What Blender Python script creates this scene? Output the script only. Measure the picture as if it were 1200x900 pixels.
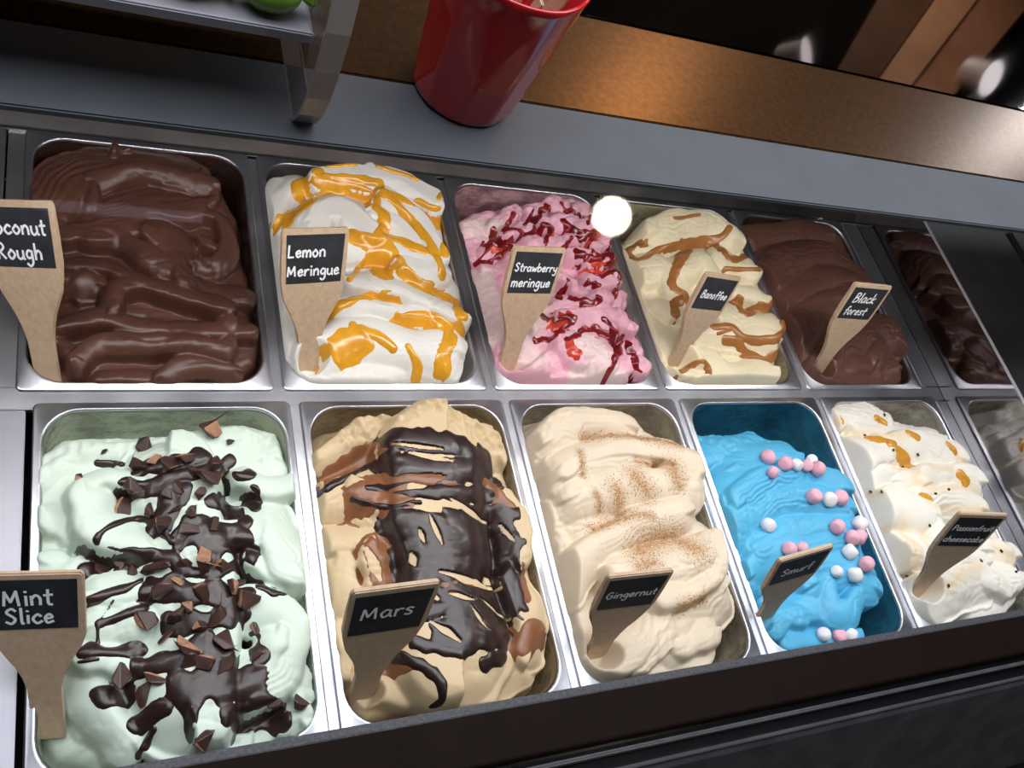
import bpy, bmesh, math, random
import numpy as np
from mathutils import Vector, Matrix

for o in list(bpy.data.objects): bpy.data.objects.remove(o, do_unlink=True)
scn = bpy.context.scene
COL = scn.collection
random.seed(7)

# ------------------------------------------------------------------ camera
# metres; pan rims lie in z = 0, x runs along the case, y away from the customer
CAM_R = np.array([[0.8971, -0.2196, 0.3833], [0.0014, -0.8662, -0.4998], [0.4418, 0.4489, -0.7768]])  # rows: right, down, forward
u_, s_, v_ = np.linalg.svd(CAM_R); CAM_R = u_ @ v_
CAM_C = np.array([0.0568, -0.4876, 0.8588]); FPX = 1028.8
cam_d = bpy.data.cameras.new('camera'); cam = bpy.data.objects.new('camera', cam_d); COL.objects.link(cam)
cam_d.sensor_width = 36.0; cam_d.lens = FPX / 1200 * 36.0; cam_d.clip_start = 0.01; cam_d.clip_end = 60
M = Matrix.Identity(4)
for r in range(3):
    M[r][0] = CAM_R[0][r]; M[r][1] = -CAM_R[1][r]; M[r][2] = -CAM_R[2][r]; M[r][3] = CAM_C[r]
cam.matrix_world = M
scn.camera = cam

# ------------------------------------------------------------------ world, lights, exposure
wd = bpy.data.worlds.new('shop_daylight'); scn.world = wd; wd.use_nodes = True
bg = wd.node_tree.nodes['Background']; bg.inputs[0].default_value = (0.80, 0.86, 1.0, 1); bg.inputs[1].default_value = 0.10
SHELF_Z = 0.42
def area(name, loc, rot, sx, sy, power, colr):
    l = bpy.data.lights.new(name, 'AREA'); l.shape = 'RECTANGLE'; l.size = sx; l.size_y = sy; l.energy = power; l.color = colr
    o = bpy.data.objects.new(name, l); COL.objects.link(o); o.location = loc; o.rotation_euler = rot
    return o
area('case_light', (0.42, 0.004, SHELF_Z - 0.018), (math.radians(20), 0, 0), 1.72, 0.02, 4.1, (1.0, 0.97, 0.95))
area('overhead_fill_light', (0.9, 0.15, 1.86), (0, 0, 0), 3.0, 1.3, 62, (0.93, 0.96, 1.0))  # added soft fill from overhead for general ambient, no real fixture
area('timber_fill_light', (3.0, 4.2, 0.9), (math.radians(-125), 0, 0), 2.5, 0.5, 60, (1.0, 0.85, 0.7))  # unseen fill added to brighten the mirrored timbers
scn.view_settings.view_transform = 'Standard'; scn.view_settings.look = 'None'
scn.view_settings.gamma = 1.0; scn.view_settings.use_curve_mapping = False
scn.view_settings.exposure = 0.0

# ------------------------------------------------------------------ pixel -> place
def ray(u, v):
    d = CAM_R.T @ np.array([(u - 600) / FPX, (v - 450) / FPX, 1.0]); return d / np.linalg.norm(d)
def atz(u, v, z):
    d = ray(u, v); return CAM_C + d * (z - CAM_C[2]) / d[2]
def mpp(u, v, z):
    return np.linalg.norm(atz(u + 5, v, z) - atz(u - 5, v, z)) / 10

# ------------------------------------------------------------------ materials
def new_mat(name):
    m = bpy.data.materials.new(name); m.use_nodes = True
    nt = m.node_tree; b = nt.nodes['Principled BSDF']
    return m, nt, b
def S(b, **k):
    for n, v in k.items():
        key = {'base': 'Base Color', 'rough': 'Roughness', 'metal': 'Metallic', 'spec': 'Specular IOR Level', 'coat': 'Coat Weight', 'coatr': 'Coat Roughness',
               'sss': 'Subsurface Weight', 'emit': 'Emission Color', 'estr': 'Emission Strength', 'trans': 'Transmission Weight', 'ior': 'IOR'}[n]
        b.inputs[key].default_value = (*v, 1) if isinstance(v, (tuple, list)) and len(v) == 3 else v
def coords(nt, scale=(1, 1, 1)):
    t = nt.nodes.new('ShaderNodeTexCoord'); mp = nt.nodes.new('ShaderNodeMapping'); mp.inputs['Scale'].default_value = scale
    nt.links.new(t.outputs['Object'], mp.inputs['Vector']); return mp.outputs['Vector']
def noise(nt, vec, scale, detail=4, rough=0.55):
    n = nt.nodes.new('ShaderNodeTexNoise'); n.inputs['Scale'].default_value = scale; n.inputs['Detail'].default_value = detail; n.inputs['Roughness'].default_value = rough
    nt.links.new(vec, n.inputs['Vector']); return n.outputs['Fac']
def ramp(nt, fac, stops):
    r = nt.nodes.new('ShaderNodeValToRGB'); e = r.color_ramp.elements
    while len(e) < len(stops): e.new(0.5)
    for i, (p, c) in enumerate(stops): e[i].position = p; e[i].color = (*c, 1) if len(c) == 3 else c
    nt.links.new(fac, r.inputs['Fac']); return r.outputs['Color']
def bump(nt, b, fac, strength, dist=0.001):
    n = nt.nodes.new('ShaderNodeBump'); n.inputs['Strength'].default_value = strength; n.inputs['Distance'].default_value = dist
    nt.links.new(fac, n.inputs['Height']); nt.links.new(n.outputs['Normal'], b.inputs['Normal'])

def mat_plain(name, base, rough=0.5, metal=0.0, nscale=0, var=0.15, bmp=0, **k):
    m, nt, b = new_mat(name); S(b, base=base, rough=rough, metal=metal, **k)
    if nscale:
        f = noise(nt, coords(nt), nscale)
        nt.links.new(ramp(nt, f, [(0.3, tuple(c * (1 - var) for c in base)), (0.7, tuple(min(1, c * (1 + var)) for c in base))]), b.inputs['Base Color'])
        if bmp: bump(nt, b, f, bmp)
    return m
def mat_steel(name, base, rough, sc=(4, 160, 160), var=0.12):
    m, nt, b = new_mat(name); S(b, base=base, rough=rough, metal=1.0)
    f = noise(nt, coords(nt, sc), 6, 3); g = noise(nt, coords(nt), 14, 5)
    nt.links.new(ramp(nt, g, [(0.3, tuple(c * (1 - var) for c in base)), (0.7, tuple(min(1, c * (1 + var)) for c in base))]), b.inputs['Base Color'])
    r = nt.nodes.new('ShaderNodeMapRange'); r.inputs['To Min'].default_value = rough * 0.75; r.inputs['To Max'].default_value = rough * 1.3
    nt.links.new(g, r.inputs['Value']); nt.links.new(r.outputs['Result'], b.inputs['Roughness'])
    bump(nt, b, f, 0.12, 0.0004)
    return m
def mat_cream(name, base, rough=0.42, bscale=260, bstr=0.25, tint=None, sss=0.12, var=0.05, spec=0.4):
    m, nt, b = new_mat(name); S(b, base=base, rough=rough, sss=sss, spec=spec)
    b.inputs['Subsurface Radius'].default_value = (0.004, 0.003, 0.002); b.inputs['Subsurface Scale'].default_value = 1.0
    v = coords(nt)
    f = noise(nt, v, 30, 5)
    c = ramp(nt, f, [(0.3, tuple(x * (1 - var) for x in base)), (0.7, tuple(min(1, x * (1 + var)) for x in base))])
    if tint:
        a = nt.nodes.new('ShaderNodeAttribute'); a.attribute_name = 'tint'
        n2 = noise(nt, v, 420, 3, 0.7); mth = nt.nodes.new('ShaderNodeMath'); mth.operation = 'MULTIPLY_ADD'
        mth.inputs[1].default_value = 0.9; mth.inputs[2].default_value = -0.45; nt.links.new(n2, mth.inputs[0])
        ad = nt.nodes.new('ShaderNodeMath'); ad.operation = 'ADD'; nt.links.new(a.outputs['Fac'], ad.inputs[0]); nt.links.new(mth.outputs[0], ad.inputs[1])
        mul = nt.nodes.new('ShaderNodeMath'); mul.operation = 'MULTIPLY'; mul.use_clamp = True; nt.links.new(ad.outputs[0], mul.inputs[0]); nt.links.new(a.outputs['Fac'], mul.inputs[1])
        mx = nt.nodes.new('ShaderNodeMix'); mx.data_type = 'RGBA'; mx.inputs[7].default_value = (*tint, 1)
        nt.links.new(mul.outputs[0], mx.inputs[0]); nt.links.new(c, mx.inputs[6]); c = mx.outputs[2]
    nt.links.new(c, b.inputs['Base Color'])
    bump(nt, b, noise(nt, v, bscale, 4), bstr, 0.0008)
    return m
def mat_sauce(name, base, rough=0.16, sss=0.0, var=0.2, coat=0.5):
    m, nt, b = new_mat(name); S(b, base=base, rough=rough + 0.08, sss=sss, coat=coat * 0.4, coatr=0.15)
    v = coords(nt); f = noise(nt, v, 45, 4)
    nt.links.new(ramp(nt, f, [(0.3, tuple(x * (1 - var) for x in base)), (0.7, tuple(min(1, x * (1 + var)) for x in base))]), b.inputs['Base Color'])
    bump(nt, b, noise(nt, v, 160, 3), 0.2, 0.0008)
    return m
def mat_wood(name, a, c, scale=(40, 3, 40)):
    m, nt, b = new_mat(name); S(b, rough=0.55)
    f = noise(nt, coords(nt, scale), 4, 6, 0.65)
    nt.links.new(ramp(nt, f, [(0.25, a), (0.75, c)]), b.inputs['Base Color']); bump(nt, b, f, 0.1, 0.0006)
    return m
def mat_emit(name, colr, st):
    m, nt, b = new_mat(name); S(b, base=colr, emit=colr, estr=st); return m
def mat_glass(name, reflect=1.0, tintc=(1, 1, 1)):
    m = bpy.data.materials.new(name); m.use_nodes = True; nt = m.node_tree; nt.nodes.clear()
    out = nt.nodes.new('ShaderNodeOutputMaterial'); mx = nt.nodes.new('ShaderNodeMixShader')
    tr = nt.nodes.new('ShaderNodeBsdfTransparent'); tr.inputs[0].default_value = (*tintc, 1)
    gl = nt.nodes.new('ShaderNodeBsdfGlossy'); gl.inputs['Roughness'].default_value = 0.02
    fr = nt.nodes.new('ShaderNodeFresnel'); fr.inputs[0].default_value = 1.45
    ml = nt.nodes.new('ShaderNodeMath'); ml.operation = 'MULTIPLY'; ml.inputs[1].default_value = reflect
    nt.links.new(fr.outputs[0], ml.inputs[0])
    ge = nt.nodes.new('ShaderNodeNewGeometry'); sb = nt.nodes.new('ShaderNodeMath'); sb.operation = 'SUBTRACT'; sb.inputs[0].default_value = 1.0; nt.links.new(ge.outputs['Backfacing'], sb.inputs[1])
    m2 = nt.nodes.new('ShaderNodeMath'); m2.operation = 'MULTIPLY'; nt.links.new(ml.outputs[0], m2.inputs[0]); nt.links.new(sb.outputs[0], m2.inputs[1])   # reflect once, at the outer face
    nt.links.new(m2.outputs[0], mx.inputs[0])
    nt.links.new(tr.outputs[0], mx.inputs[1]); nt.links.new(gl.outputs[0], mx.inputs[2]); nt.links.new(mx.outputs[0], out.inputs[0])
    return m
def mat_smear(name, base, lo, hi):
    m, nt, b = new_mat(name); S(b, base=base, rough=0.4)
    f = noise(nt, coords(nt, (1, 1, 1.6)), 26, 6, 0.7)
    a = ramp(nt, f, [(lo, (0, 0, 0)), (hi, (1, 1, 1))]); nt.links.new(a, b.inputs['Alpha'])
    return m

STEEL = mat_steel('brushed_steel', (0.55, 0.56, 0.61), 0.38)
STEEL_PAN = mat_steel('pan_steel', (0.56, 0.57, 0.62), 0.33, (60, 60, 60))
STEEL_IN = mat_steel('pan_inside_steel', (0.42, 0.41, 0.40), 0.38, (60, 60, 60))
STEEL_D = mat_steel('plate_steel', (0.33, 0.33, 0.37), 0.50)
BLACK = mat_plain('black_gap', (0.006, 0.006, 0.007), 0.7)
WOOD = mat_wood('paddle_wood', (0.44, 0.31, 0.20), (0.60, 0.45, 0.32))
SLATE = mat_plain('chalkboard_slate', (0.018, 0.021, 0.028), 0.55, nscale=60, var=0.4)
CHALK = mat_plain('chalk_pen', (0.86, 0.88, 0.92), 0.8)

# ------------------------------------------------------------------ object helpers
def tag(o, label=None, cat=None, group=None, kind=None):
    if label: o['label'] = label
    if cat: o['category'] = cat
    if group: o['group'] = group
    if kind: o['kind'] = kind
    return o
def empty(name, loc=(0, 0, 0)):
    o = bpy.data.objects.new(name, None); COL.objects.link(o); o.location = loc; o.empty_display_size = 0.02; return o
def link(name, me, mats, parent=None, smooth=False):
    for m in (mats if isinstance(mats, (list, tuple)) else [mats]): me.materials.append(m)
    if smooth: me.polygons.foreach_set('use_smooth', [True] * len(me.polygons))
    o = bpy.data.objects.new(name, me); COL.objects.link(o)
    if parent:
        o.parent = parent; o.matrix_parent_inverse = Matrix.Translation(-parent.location)
    return o
def from_bm(name, bm, mats, parent=None, smooth=False):
    bmesh.ops.recalc_face_normals(bm, faces=bm.faces)
    me = bpy.data.meshes.new(name); bm.to_mesh(me); bm.free(); return link(name, me, mats, parent, smooth)
def bm_box(bm, lo, hi, bev=0.0):
    g = bmesh.ops.create_cube(bm, size=1.0); vs = g['verts']
    for v in vs: v.co = Vector([lo[i] + (v.co[i] + 0.5) * (hi[i] - lo[i]) for i in range(3)])
    if bev:
        es = {e for v in vs for e in v.link_edges}
        bmesh.ops.bevel(bm, geom=list(es), offset=bev, segments=2, affect='EDGES')
def box(name, lo, hi, mat, parent=None, bev=0.0):
    bm = bmesh.new(); bm_box(bm, lo, hi, bev); return from_bm(name, bm, mat, parent)
def prism_x(name, prof, x0, x1, mat, parent=None, bev=0.0):
    """profile of (y,z) points swept along x"""
    bm = bmesh.new(); a = [bm.verts.new((x0, y, z)) for y, z in prof]; b = [bm.verts.new((x1, y, z)) for y, z in prof]
    n = len(prof); bm.faces.new(a); bm.faces.new(b[::-1])
    for i in range(n): bm.faces.new((a[i], b[i], b[(i + 1) % n], a[(i + 1) % n]))
    if bev: bmesh.ops.bevel(bm, geom=list(bm.edges), offset=bev, segments=2, affect='EDGES')
    return from_bm(name, bm, mat, parent)
def lathe(bm, prof, n=40, axis=None, close=False):
    rings = []
    for r, z in prof:
        rings.append([bm.verts.new((r * math.cos(2 * math.pi * i / n), r * math.sin(2 * math.pi * i / n), z)) for i in range(n)])
    for a, b in zip(rings, rings[1:]):
        for i in range(n): bm.faces.new((a[i], a[(i + 1) % n], b[(i + 1) % n], b[i]))
    bm.faces.new(rings[0][::-1])
    if close: bm.faces.new(rings[-1])

# ------------------------------------------------------------------ room
FLOOR_Z, CEIL_Z = -0.95, 1.9
tag(box('floor', (-4, -4, FLOOR_Z - 0.05), (8, 5, FLOOR_Z), mat_plain('floor_tile', (0.10, 0.09, 0.085), 0.35, nscale=5)), kind='structure')
tag(box('ceiling', (-4, -4, CEIL_Z), (8, 5, CEIL_Z + 0.05), mat_plain('dark_ceiling', (0.004, 0.003, 0.003), 0.9, nscale=3, spec=0.03)), kind='structure')
tag(box('wall_back', (-4, 4.95, FLOOR_Z), (8, 5.0, CEIL_Z), mat_plain('dark_wall', (0.010, 0.007, 0.006), 0.9, nscale=3, spec=0.03)), kind='structure')
tag(box('wall_front', (-4, -3.5, FLOOR_Z), (8, -3.45, CEIL_Z), mat_plain('dark_front_wall', (0.03, 0.028, 0.03), 0.7, nscale=3)), kind='structure')
tag(box('wall_right', (7.95, -3.5, FLOOR_Z), (8, 5, CEIL_Z), mat_plain('dark_right_wall', (0.03, 0.028, 0.03), 0.7, nscale=3)), kind='structure')
tag(box('wall_left', (-4, -3.5, FLOOR_Z), (-3.95, 5, CEIL_Z), mat_plain('dark_left_wall', (0.06, 0.055, 0.055), 0.7, nscale=3)), kind='structure')

# timbers of the ceiling, seen mirrored in the dark glass top
VZ = 2 * SHELF_Z - CEIL_Z
def timber(p0, p1, q0, q1, drop, mat, label, stretch=0.6):
    A, B, Cc, D = [atz(u, v, VZ)[:2] for u, v in (p0, p1, q1, q0)]
    bm = bmesh.new()
    def ext(a, b): d = (b - a); return a - d * stretch, b + d * stretch * 1.6
    A, B = ext(A, B); D, Cc = ext(D, Cc)
    lo = [bm.verts.new((p[0], p[1], CEIL_Z - drop)) for p in (A, B, Cc, D)]; hi = [bm.verts.new((p[0], p[1], CEIL_Z - 0.001)) for p in (A, B, Cc, D)]
    bm.faces.new(lo); bm.faces.new(hi)
    for i in range(4): bm.faces.new((lo[i], lo[(i + 1) % 4], hi[(i + 1) % 4], hi[i]))
    o = from_bm('ceiling_timber', bm, mat); tag(o, label, 'timber'); return o
timber((1028, 0), (985, 75), (1092, 0), (1031, 86), 0.03, mat_wood('dark_timber', (0.10, 0.05, 0.03), (0.17, 0.09, 0.05), (1, 1, 6)), 'dark brown ceiling plank beside the pale timber')
timber((1095, 0), (1033, 88), (1143, 0), (1069, 96), 0.05, mat_wood('pale_timber', (0.55, 0.30, 0.17), (0.75, 0.45, 0.27), (1, 1, 6)), 'pale brown timber between two darker ceiling planks')
timber((1146, 0), (1071, 96), (1205, 5), (1120, 107), 0.04, mat_wood('red_timber', (0.42, 0.20, 0.12), (0.55, 0.28, 0.17), (1, 1, 6)), 'reddish brown ceiling plank next to the pale timber')

CAN = mat_plain('spotlight_can', (0.62, 0.6, 0.6), 0.35, metal=0.2)
def spotlight(px, drop, lens, label, size=0.09, aim=None):
    p = atz(px[0], px[1], 2 * SHELF_Z - (CEIL_Z - drop)); m = atz(px[0], px[1], SHELF_Z)
    return spot_at((p[0], p[1], CEIL_Z - drop), m if aim is None else np.array([p[0], p[1], CEIL_Z - drop]) + np.array(aim), lens, label, size)
def spot_at(loc, target, lens, label, size=0.09):
    t = empty('ceiling_spotlight', loc); tag(t, label, 'spotlight'); s = size
    q = (Vector(loc) - Vector(target)).to_track_quat('Z', 'Y').to_matrix().to_4x4(); mtx = Matrix.Translation(loc) @ q
    bm = bmesh.new(); lathe(bm, [(0.3 * s, 1.5 * s), (0.62 * s, 1.35 * s), (0.68 * s, 1.2 * s), (0.72 * s, 0.2 * s), (0.85 * s, 0.0)], 24)
    bmesh.ops.transform(bm, matrix=mtx, verts=bm.verts); from_bm('can', bm, CAN, t, True)
    bm = bmesh.new(); lathe(bm, [(0.78 * s, -0.01 * s), (0.78 * s, 0.05 * s)], 24, close=True)
    bmesh.ops.transform(bm, matrix=mtx, verts=bm.verts); from_bm('lens', bm, lens, t)
    box('bracket', (loc[0] - 0.012, loc[1] - 0.012, loc[2] + 0.6 * s), (loc[0] + 0.012, loc[1] + 0.012, CEIL_Z), CAN, t)
    return t
spotlight((945, 64), 0.16, mat_emit('lens_dim', (0.9, 0.85, 0.85), 1.0), 'grey ceiling spotlight next to the dark brown plank', 0.09, (0.5, -0.5, -0.8))
spotlight((1162, 92), 0.16, mat_emit('lens_grey', (0.9, 0.88, 0.9), 1.6), 'grey spotlight with white lens beside the reddish ceiling plank', 0.11, (0.2, -0.9, -0.5))
spotlight((1212, 142), 0.20, mat_emit('lens_cold', (0.85, 0.93, 1.0), 110), 'bright cold white ceiling spotlight', 0.10)
spotlight((735, 128), 0.20, mat_emit('lens_warm', (1.0, 0.62, 0.28), 25), 'bright warm orange ceiling spotlight', 0.13)

# ------------------------------------------------------------------ display case
PITCH, PW, PL, GAP = 0.26, 0.2502, 0.3497, 0.0129
FDX = 0.0156
PLF = 0.3625      # front row pans run on under the front frame
X0, X1 = -0.9, 1.333
case = empty('display_case', (0.5, 0, FLOOR_Z)); tag(case, 'long steel ice cream display case with grey glass top and dark brown front', 'display case')
def slab(name, lo, hi, mat, bev=0.0): return box(name, lo, hi, mat, case, bev)
# wells around the pans
slab('well_floor', (X0, -0.40, -0.17), (X1, 0.40, -0.15), BLACK)
dz0, dz1 = -0.012, -0.0035
for i in range(6):
    xa = i * PITCH - (PITCH - PW) / 2
    if i: slab('divider_bar', (xa - 0.011, 0.004, dz0), (xa + 0.011, PL - 0.004, dz1), STEEL, 0.001)
    xf = xa + FDX
    if i: slab('divider_bar', (xf - 0.011, -GAP - PLF, dz0), (xf + 0.011, -GAP - 0.004, dz1), STEEL, 0.001)
slab('cross_bar', (X0, -GAP - 0.006, dz0), (X1, 0.006, dz1 + 0.0005), STEEL, 0.001)
slab('filler_plate', (X0, 0.0075, dz0), (-0.0195, PL + 0.001, -0.001), STEEL_D, 0.001)
slab('filler_strip', (-0.0172, 0.0075, dz0), (0.006, PL + 0.001, -0.0045), STEEL, 0.001)
slab('filler_plate', (X0, -GAP - PLF, dz0), (0.0095, -GAP - 0.008, -0.001), STEEL_D, 0.001)
slab('filler_plate', (5 * PITCH - 0.006, 0.0075, dz0), (X1, PL + 0.001, -0.002), STEEL, 0.001)
slab('filler_plate', (5 * PITCH - 0.006 + FDX, -GAP - PLF, dz0), (X1, -GAP - 0.008, -0.002), STEEL, 0.001)
prism_x('back_ledge', [(PL - 0.002, -0.012), (PL - 0.002, -0.0008), (PL + 0.004, -0.0008), (PL + 0.050, 0.026), (PL + 0.055, 0.026), (PL + 0.055, -0.012)], X0, X1, mat_steel('ledge_steel', (0.24, 0.235, 0.24), 0.30, (160, 4, 4)), case, 0.0006)
slab('back_wall', (X0, PL + 0.055, -0.15), (X1, PL + 0.075, SHELF_Z - 0.05), mat_plain('case_back', (0.02, 0.02, 0.022), 0.5))
# mirror-like end wall
slab('end_wall', (X1, -0.366, -0.15), (X1 + 0.004, PL + 0.05, 0.112), mat_plain('end_mirror', (0.30, 0.29, 0.30), 0.06, metal=1.0))
slab('end_wall_edge', (X1 - 0.001, -0.366, 0.112), (X1 + 0.0045, PL + 0.05, 0.1135), mat_plain('edge_strip', (0.75, 0.75, 0.8), 0.3, metal=0.6))
# front frame
FRAME = mat_plain('front_brown', (0.009, 0.0045, 0.0035), 0.6, nscale=40, var=0.15, spec=0.06)
prism_x('front_gasket', [(-0.3672, 0.03), (-0.3672, 0.0015), (-0.376, 0.0015), (-0.376, 0.03)], X0, 3.2, mat_plain('gasket', (0.055, 0.055, 0.066), 0.6, nscale=300, var=0.5, bmp=0.5), case, 0.001)
prism_x('front_frame', [(-0.376, 0.0305), (-0.376, 0.0015), (-0.424, -0.02), (-0.424, 0.027), (-0.421, 0.0305)], X0, 3.2, FRAME, case, 0.0008)
GLOSSBLK = mat_plain('gloss_black', (0.008, 0.007, 0.009), 0.25, spec=0.2)
DARKTRIM = mat_plain('charcoal_trim', (0.085, 0.082, 0.092), 0.35, nscale=30, var=0.2, spec=0.3)
prism_x('front_trim', [(-0.424, 0.012), (-0.424, -0.03), (-0.431, -0.03), (-0.431, 0.010)], X0, 3.2, GLOSSBLK, case, 0.001)
prism_x('front_trim', [(-0.431, 0.019), (-0.431, -0.03), (-0.436, -0.03), (-0.436, 0.018), (-0.434, 0.020)], X0, 3.2, DARKTRIM, case, 0.001)
prism_x('front_trim', [(-0.436, 0.004), (-0.436, -0.03), (-0.448, -0.03), (-0.448, 0.002)], X0, 3.2, GLOSSBLK, case, 0.001)
prism_x('front_trim', [(-0.448, 0.010), (-0.448, -0.03), (-0.452, -0.03), (-0.452, 0.008)], X0, 3.2, DARKTRIM, case, 0.001)
prism_x('front_panel', [(-0.452, 0.000), (-0.452, -0.04), (-0.55, -0.20), (-0.56, -0.20), (-0.462, -0.012), (-0.458, -0.004)], X0, 3.2, mat_plain('front_charcoal', (0.060, 0.055, 0.064), 0.4, nscale=25, var=0.25, spec=0.3), case, 0.001)
slab('case_base', (X0, -0.50, FLOOR_Z), (3.2, PL + 0.075, -0.18), mat_plain('case_base', (0.03, 0.028, 0.03), 0.4))
# glass top: grey painted border, brown panel, dark glass
SY0, SY1, SY2 = -0.042, 0.0325, 0.163
slab('top_border', (X0, SY0, SHELF_Z - 0.006), (3.2, SY1, SHELF_Z), mat_plain('grey_painted_glass', (0.054, 0.060, 0.074), 0.6, nscale=18, var=0.12), 0.0012)
slab('top_panel', (X0, SY1 + 0.0015, SHELF_Z - 0.014), (3.2, SY2, SHELF_Z - 0.0005), mat_plain('brown_metallic', (0.12, 0.060, 0.025), 0.29, metal=0.9, nscale=160, var=0.25), 0.001)
slab('top_dark_glass', (X0, SY2 + 0.002, SHELF_Z - 0.014), (3.2, 0.75, SHELF_Z), mat_plain('dark_mirror_glass', (0.34, 0.30, 0.30), 0.04, metal=1.0), 0.0008)
slab('light_rail', (X0, -0.022, SHELF_Z - 0.014), (1.32, 0.016, SHELF_Z - 0.0062), GLOSSBLK)
DIODE = mat_emit('diode', (1.0, 0.93, 0.85), 14)
dm = None
for k in range(34):
    x = -0.40 + k * 0.05
    if dm is None:
        d = box('led', (x - 0.006, -0.010, SHELF_Z - 0.0165), (x + 0.006, 0.000, SHELF_Z - 0.014), DIODE, case); dm = d.data
    else:
        d = bpy.data.objects.new('led', dm); COL.objects.link(d); d.parent = case; d.matrix_parent_inverse = Matrix.Translation(-case.location); d.location = (k * 0.05, 0, 0)
# sloping front glass
GY0, GZ0, GY1, GZ1 = -0.445, 0.015, -0.0425, SHELF_Z - 0.004
prism_x('front_glass', [(GY0, GZ0), (GY1, GZ1)] and [(GY0, GZ0), (GY0 + 0.0035, GZ0 - 0.0033), (GY1 + 0.0035 - 0.004, GZ1 - 0.0033), (GY1 - 0.004, GZ1)], X0, 3.2, mat_glass('clear_glass', 0.8), case)
# lamp mirrored by the front glass
gn = np.array([0, -(GZ1 - GZ0), GY1 - GY0]); gn = gn / np.linalg.norm(gn)
def reflect_px(u, v, zt):
    d = ray(u, v); t = ((np.array([0, GY0, GZ0]) - CAM_C) @ gn) / (d @ gn); p = CAM_C + d * t; r = d - 2 * (d @ gn) * gn
    return p + r * (zt - p[2]) / r[2]
q = reflect_px(715, 260, CEIL_Z - 0.2); dq = ray(715, 260); tq = ((np.array([0, GY0, GZ0]) - CAM_C) @ gn) / (dq @ gn)
spot_at(tuple(q), CAM_C + dq * tq, mat_emit('lens_bright', (1.0, 0.9, 0.72), 60), 'bright warm white spotlight hanging over the customer side', 0.085)
qa, qb = reflect_px(40, 248, CEIL_Z - 0.1), reflect_px(236, 264, CEIL_Z - 0.1)
tl = empty('tube_light', tuple((qa + qb) / 2)); tag(tl, 'long lilac tube light on the ceiling over the customer side', 'light')
bm = bmesh.new(); lathe(bm, [(0.016, -0.5 * np.linalg.norm(qb - qa)), (0.016, 0.5 * np.linalg.norm(qb - qa))], 16, close=True)
bmesh.ops.transform(bm, matrix=Matrix.Translation((qa + qb) / 2) @ (Vector(qb - qa)).to_track_quat('Z', 'Y').to_matrix().to_4x4(), verts=bm.verts); from_bm('tube', bm, mat_emit('tube_glow', (0.85, 0.75, 1.0), 1.6), tl, True)
mq = (qa + qb) / 2; box('mount', (mq[0] - 0.03, mq[1] - 0.03, mq[2] + 0.01), (mq[0] + 0.03, mq[1] + 0.03, CEIL_Z), CAN, tl)
# neighbouring case, added dark sheets stand in for its unlit inside
nb = empty('neighbour_case', (2.2, 0, FLOOR_Z)); tag(nb, 'unlit neighbouring case with black sheets standing in for its shade beyond the mirror end wall', 'display case')
SHADE_DARK = mat_plain('shade_black', (0.060, 0.058, 0.066), 0.5, nscale=20, var=0.3)
for i in range(4):
    box('shade_sheet', (1.36 + i * 0.45, -0.365, -0.03), (1.36 + i * 0.45 + 0.43, PL + 0.04, -0.012), SHADE_DARK, nb, 0.004)
    box('shade_sheet_seam', (1.40 + i * 0.45, 0.02, -0.012), (1.41 + i * 0.45, 0.30, 0.0), DARKTRIM, nb, 0.002)  # thin raised seam on the added dark sheet
box('well', (1.346, -0.366, -0.16), (3.2, PL + 0.05, -0.031), BLACK, nb)

# ------------------------------------------------------------------ pans
def rrect(x0, x1, y0, y1, r, z, k=9):
    pts = []
    for cx, cy, a0 in ((x1 - r, y1 - r, 0), (x0 + r, y1 - r, 90), (x0 + r, y0 + r, 180), (x1 - r, y0 + r, 270)):
        for j in range(k):
            a = math.radians(a0 + 90 * j / (k - 1)); pts.append((cx + r * math.cos(a), cy + r * math.sin(a), z))
    return pts
def loops(bm, ls, cap=False):
    rs = [[bm.verts.new(p) for p in l] for l in ls]; n = len(rs[0])
    for a, b in zip(rs, rs[1:]):
        for i in range(n): bm.faces.new((a[i], a[(i + 1) % n], b[(i + 1) % n], b[i]))
    if cap: bm.faces.new(rs[-1])
def inner(x, y, ins=0.0, z=0.0, PL=PL):
    """opening of a pan whose outer corner is x, y"""
    return rrect(x + 0.008 + ins, x + PW - 0.008 - ins, y + 0.0095 + ins, y + PL - 0.0085 - ins, max(0.012, 0.036 - ins * 0.5), z)
def make_pan(x, y, label, smear=None):
    L = PLF if y < -0.1 else PL
    t = empty('steel_pan', (x + PW / 2, y + L / 2, -0.12)); tag(t, label, 'pan', 'steel ice cream pans in the case')
    bm = bmesh.new()
    R_ = lambda i, r, z: rrect(x + i, x + PW - i, y + i, y + L - i, r, z)
    loops(bm, [R_(0.0005, 0.006, -0.0045), R_(0.0, 0.006, -0.002), R_(0.0006, 0.006, -0.0005), R_(0.002, 0.006, 0.0), inner(x, y, -0.0022, 0.0, L), inner(x, y, -0.0010, 0.0007, L), inner(x, y, 0.0, 0.0004, L), inner(x, y, 0.0010, -0.001, L), inner(x, y, 0.0014, -0.004, L)])
    from_bm('rim', bm, STEEL_PAN, t, True)
    bm = bmesh.new()
    loops(bm, [inner(x, y, 0.0012, -0.0025, L), inner(x, y, 0.004, -0.05, L), inner(x, y, 0.008, -0.112, L), inner(x, y, 0.014, -0.12, L)], True)
    from_bm('tub', bm, STEEL_IN, t, True)
    if smear:
        bm = bmesh.new(); loops(bm, [inner(x, y, 0.0019, -0.003, L), inner(x, y, 0.0046, -0.05, L), inner(x, y, 0.0088, -0.112, L)])
        from_bm('smear', bm, smear, t, True)
    return t

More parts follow.
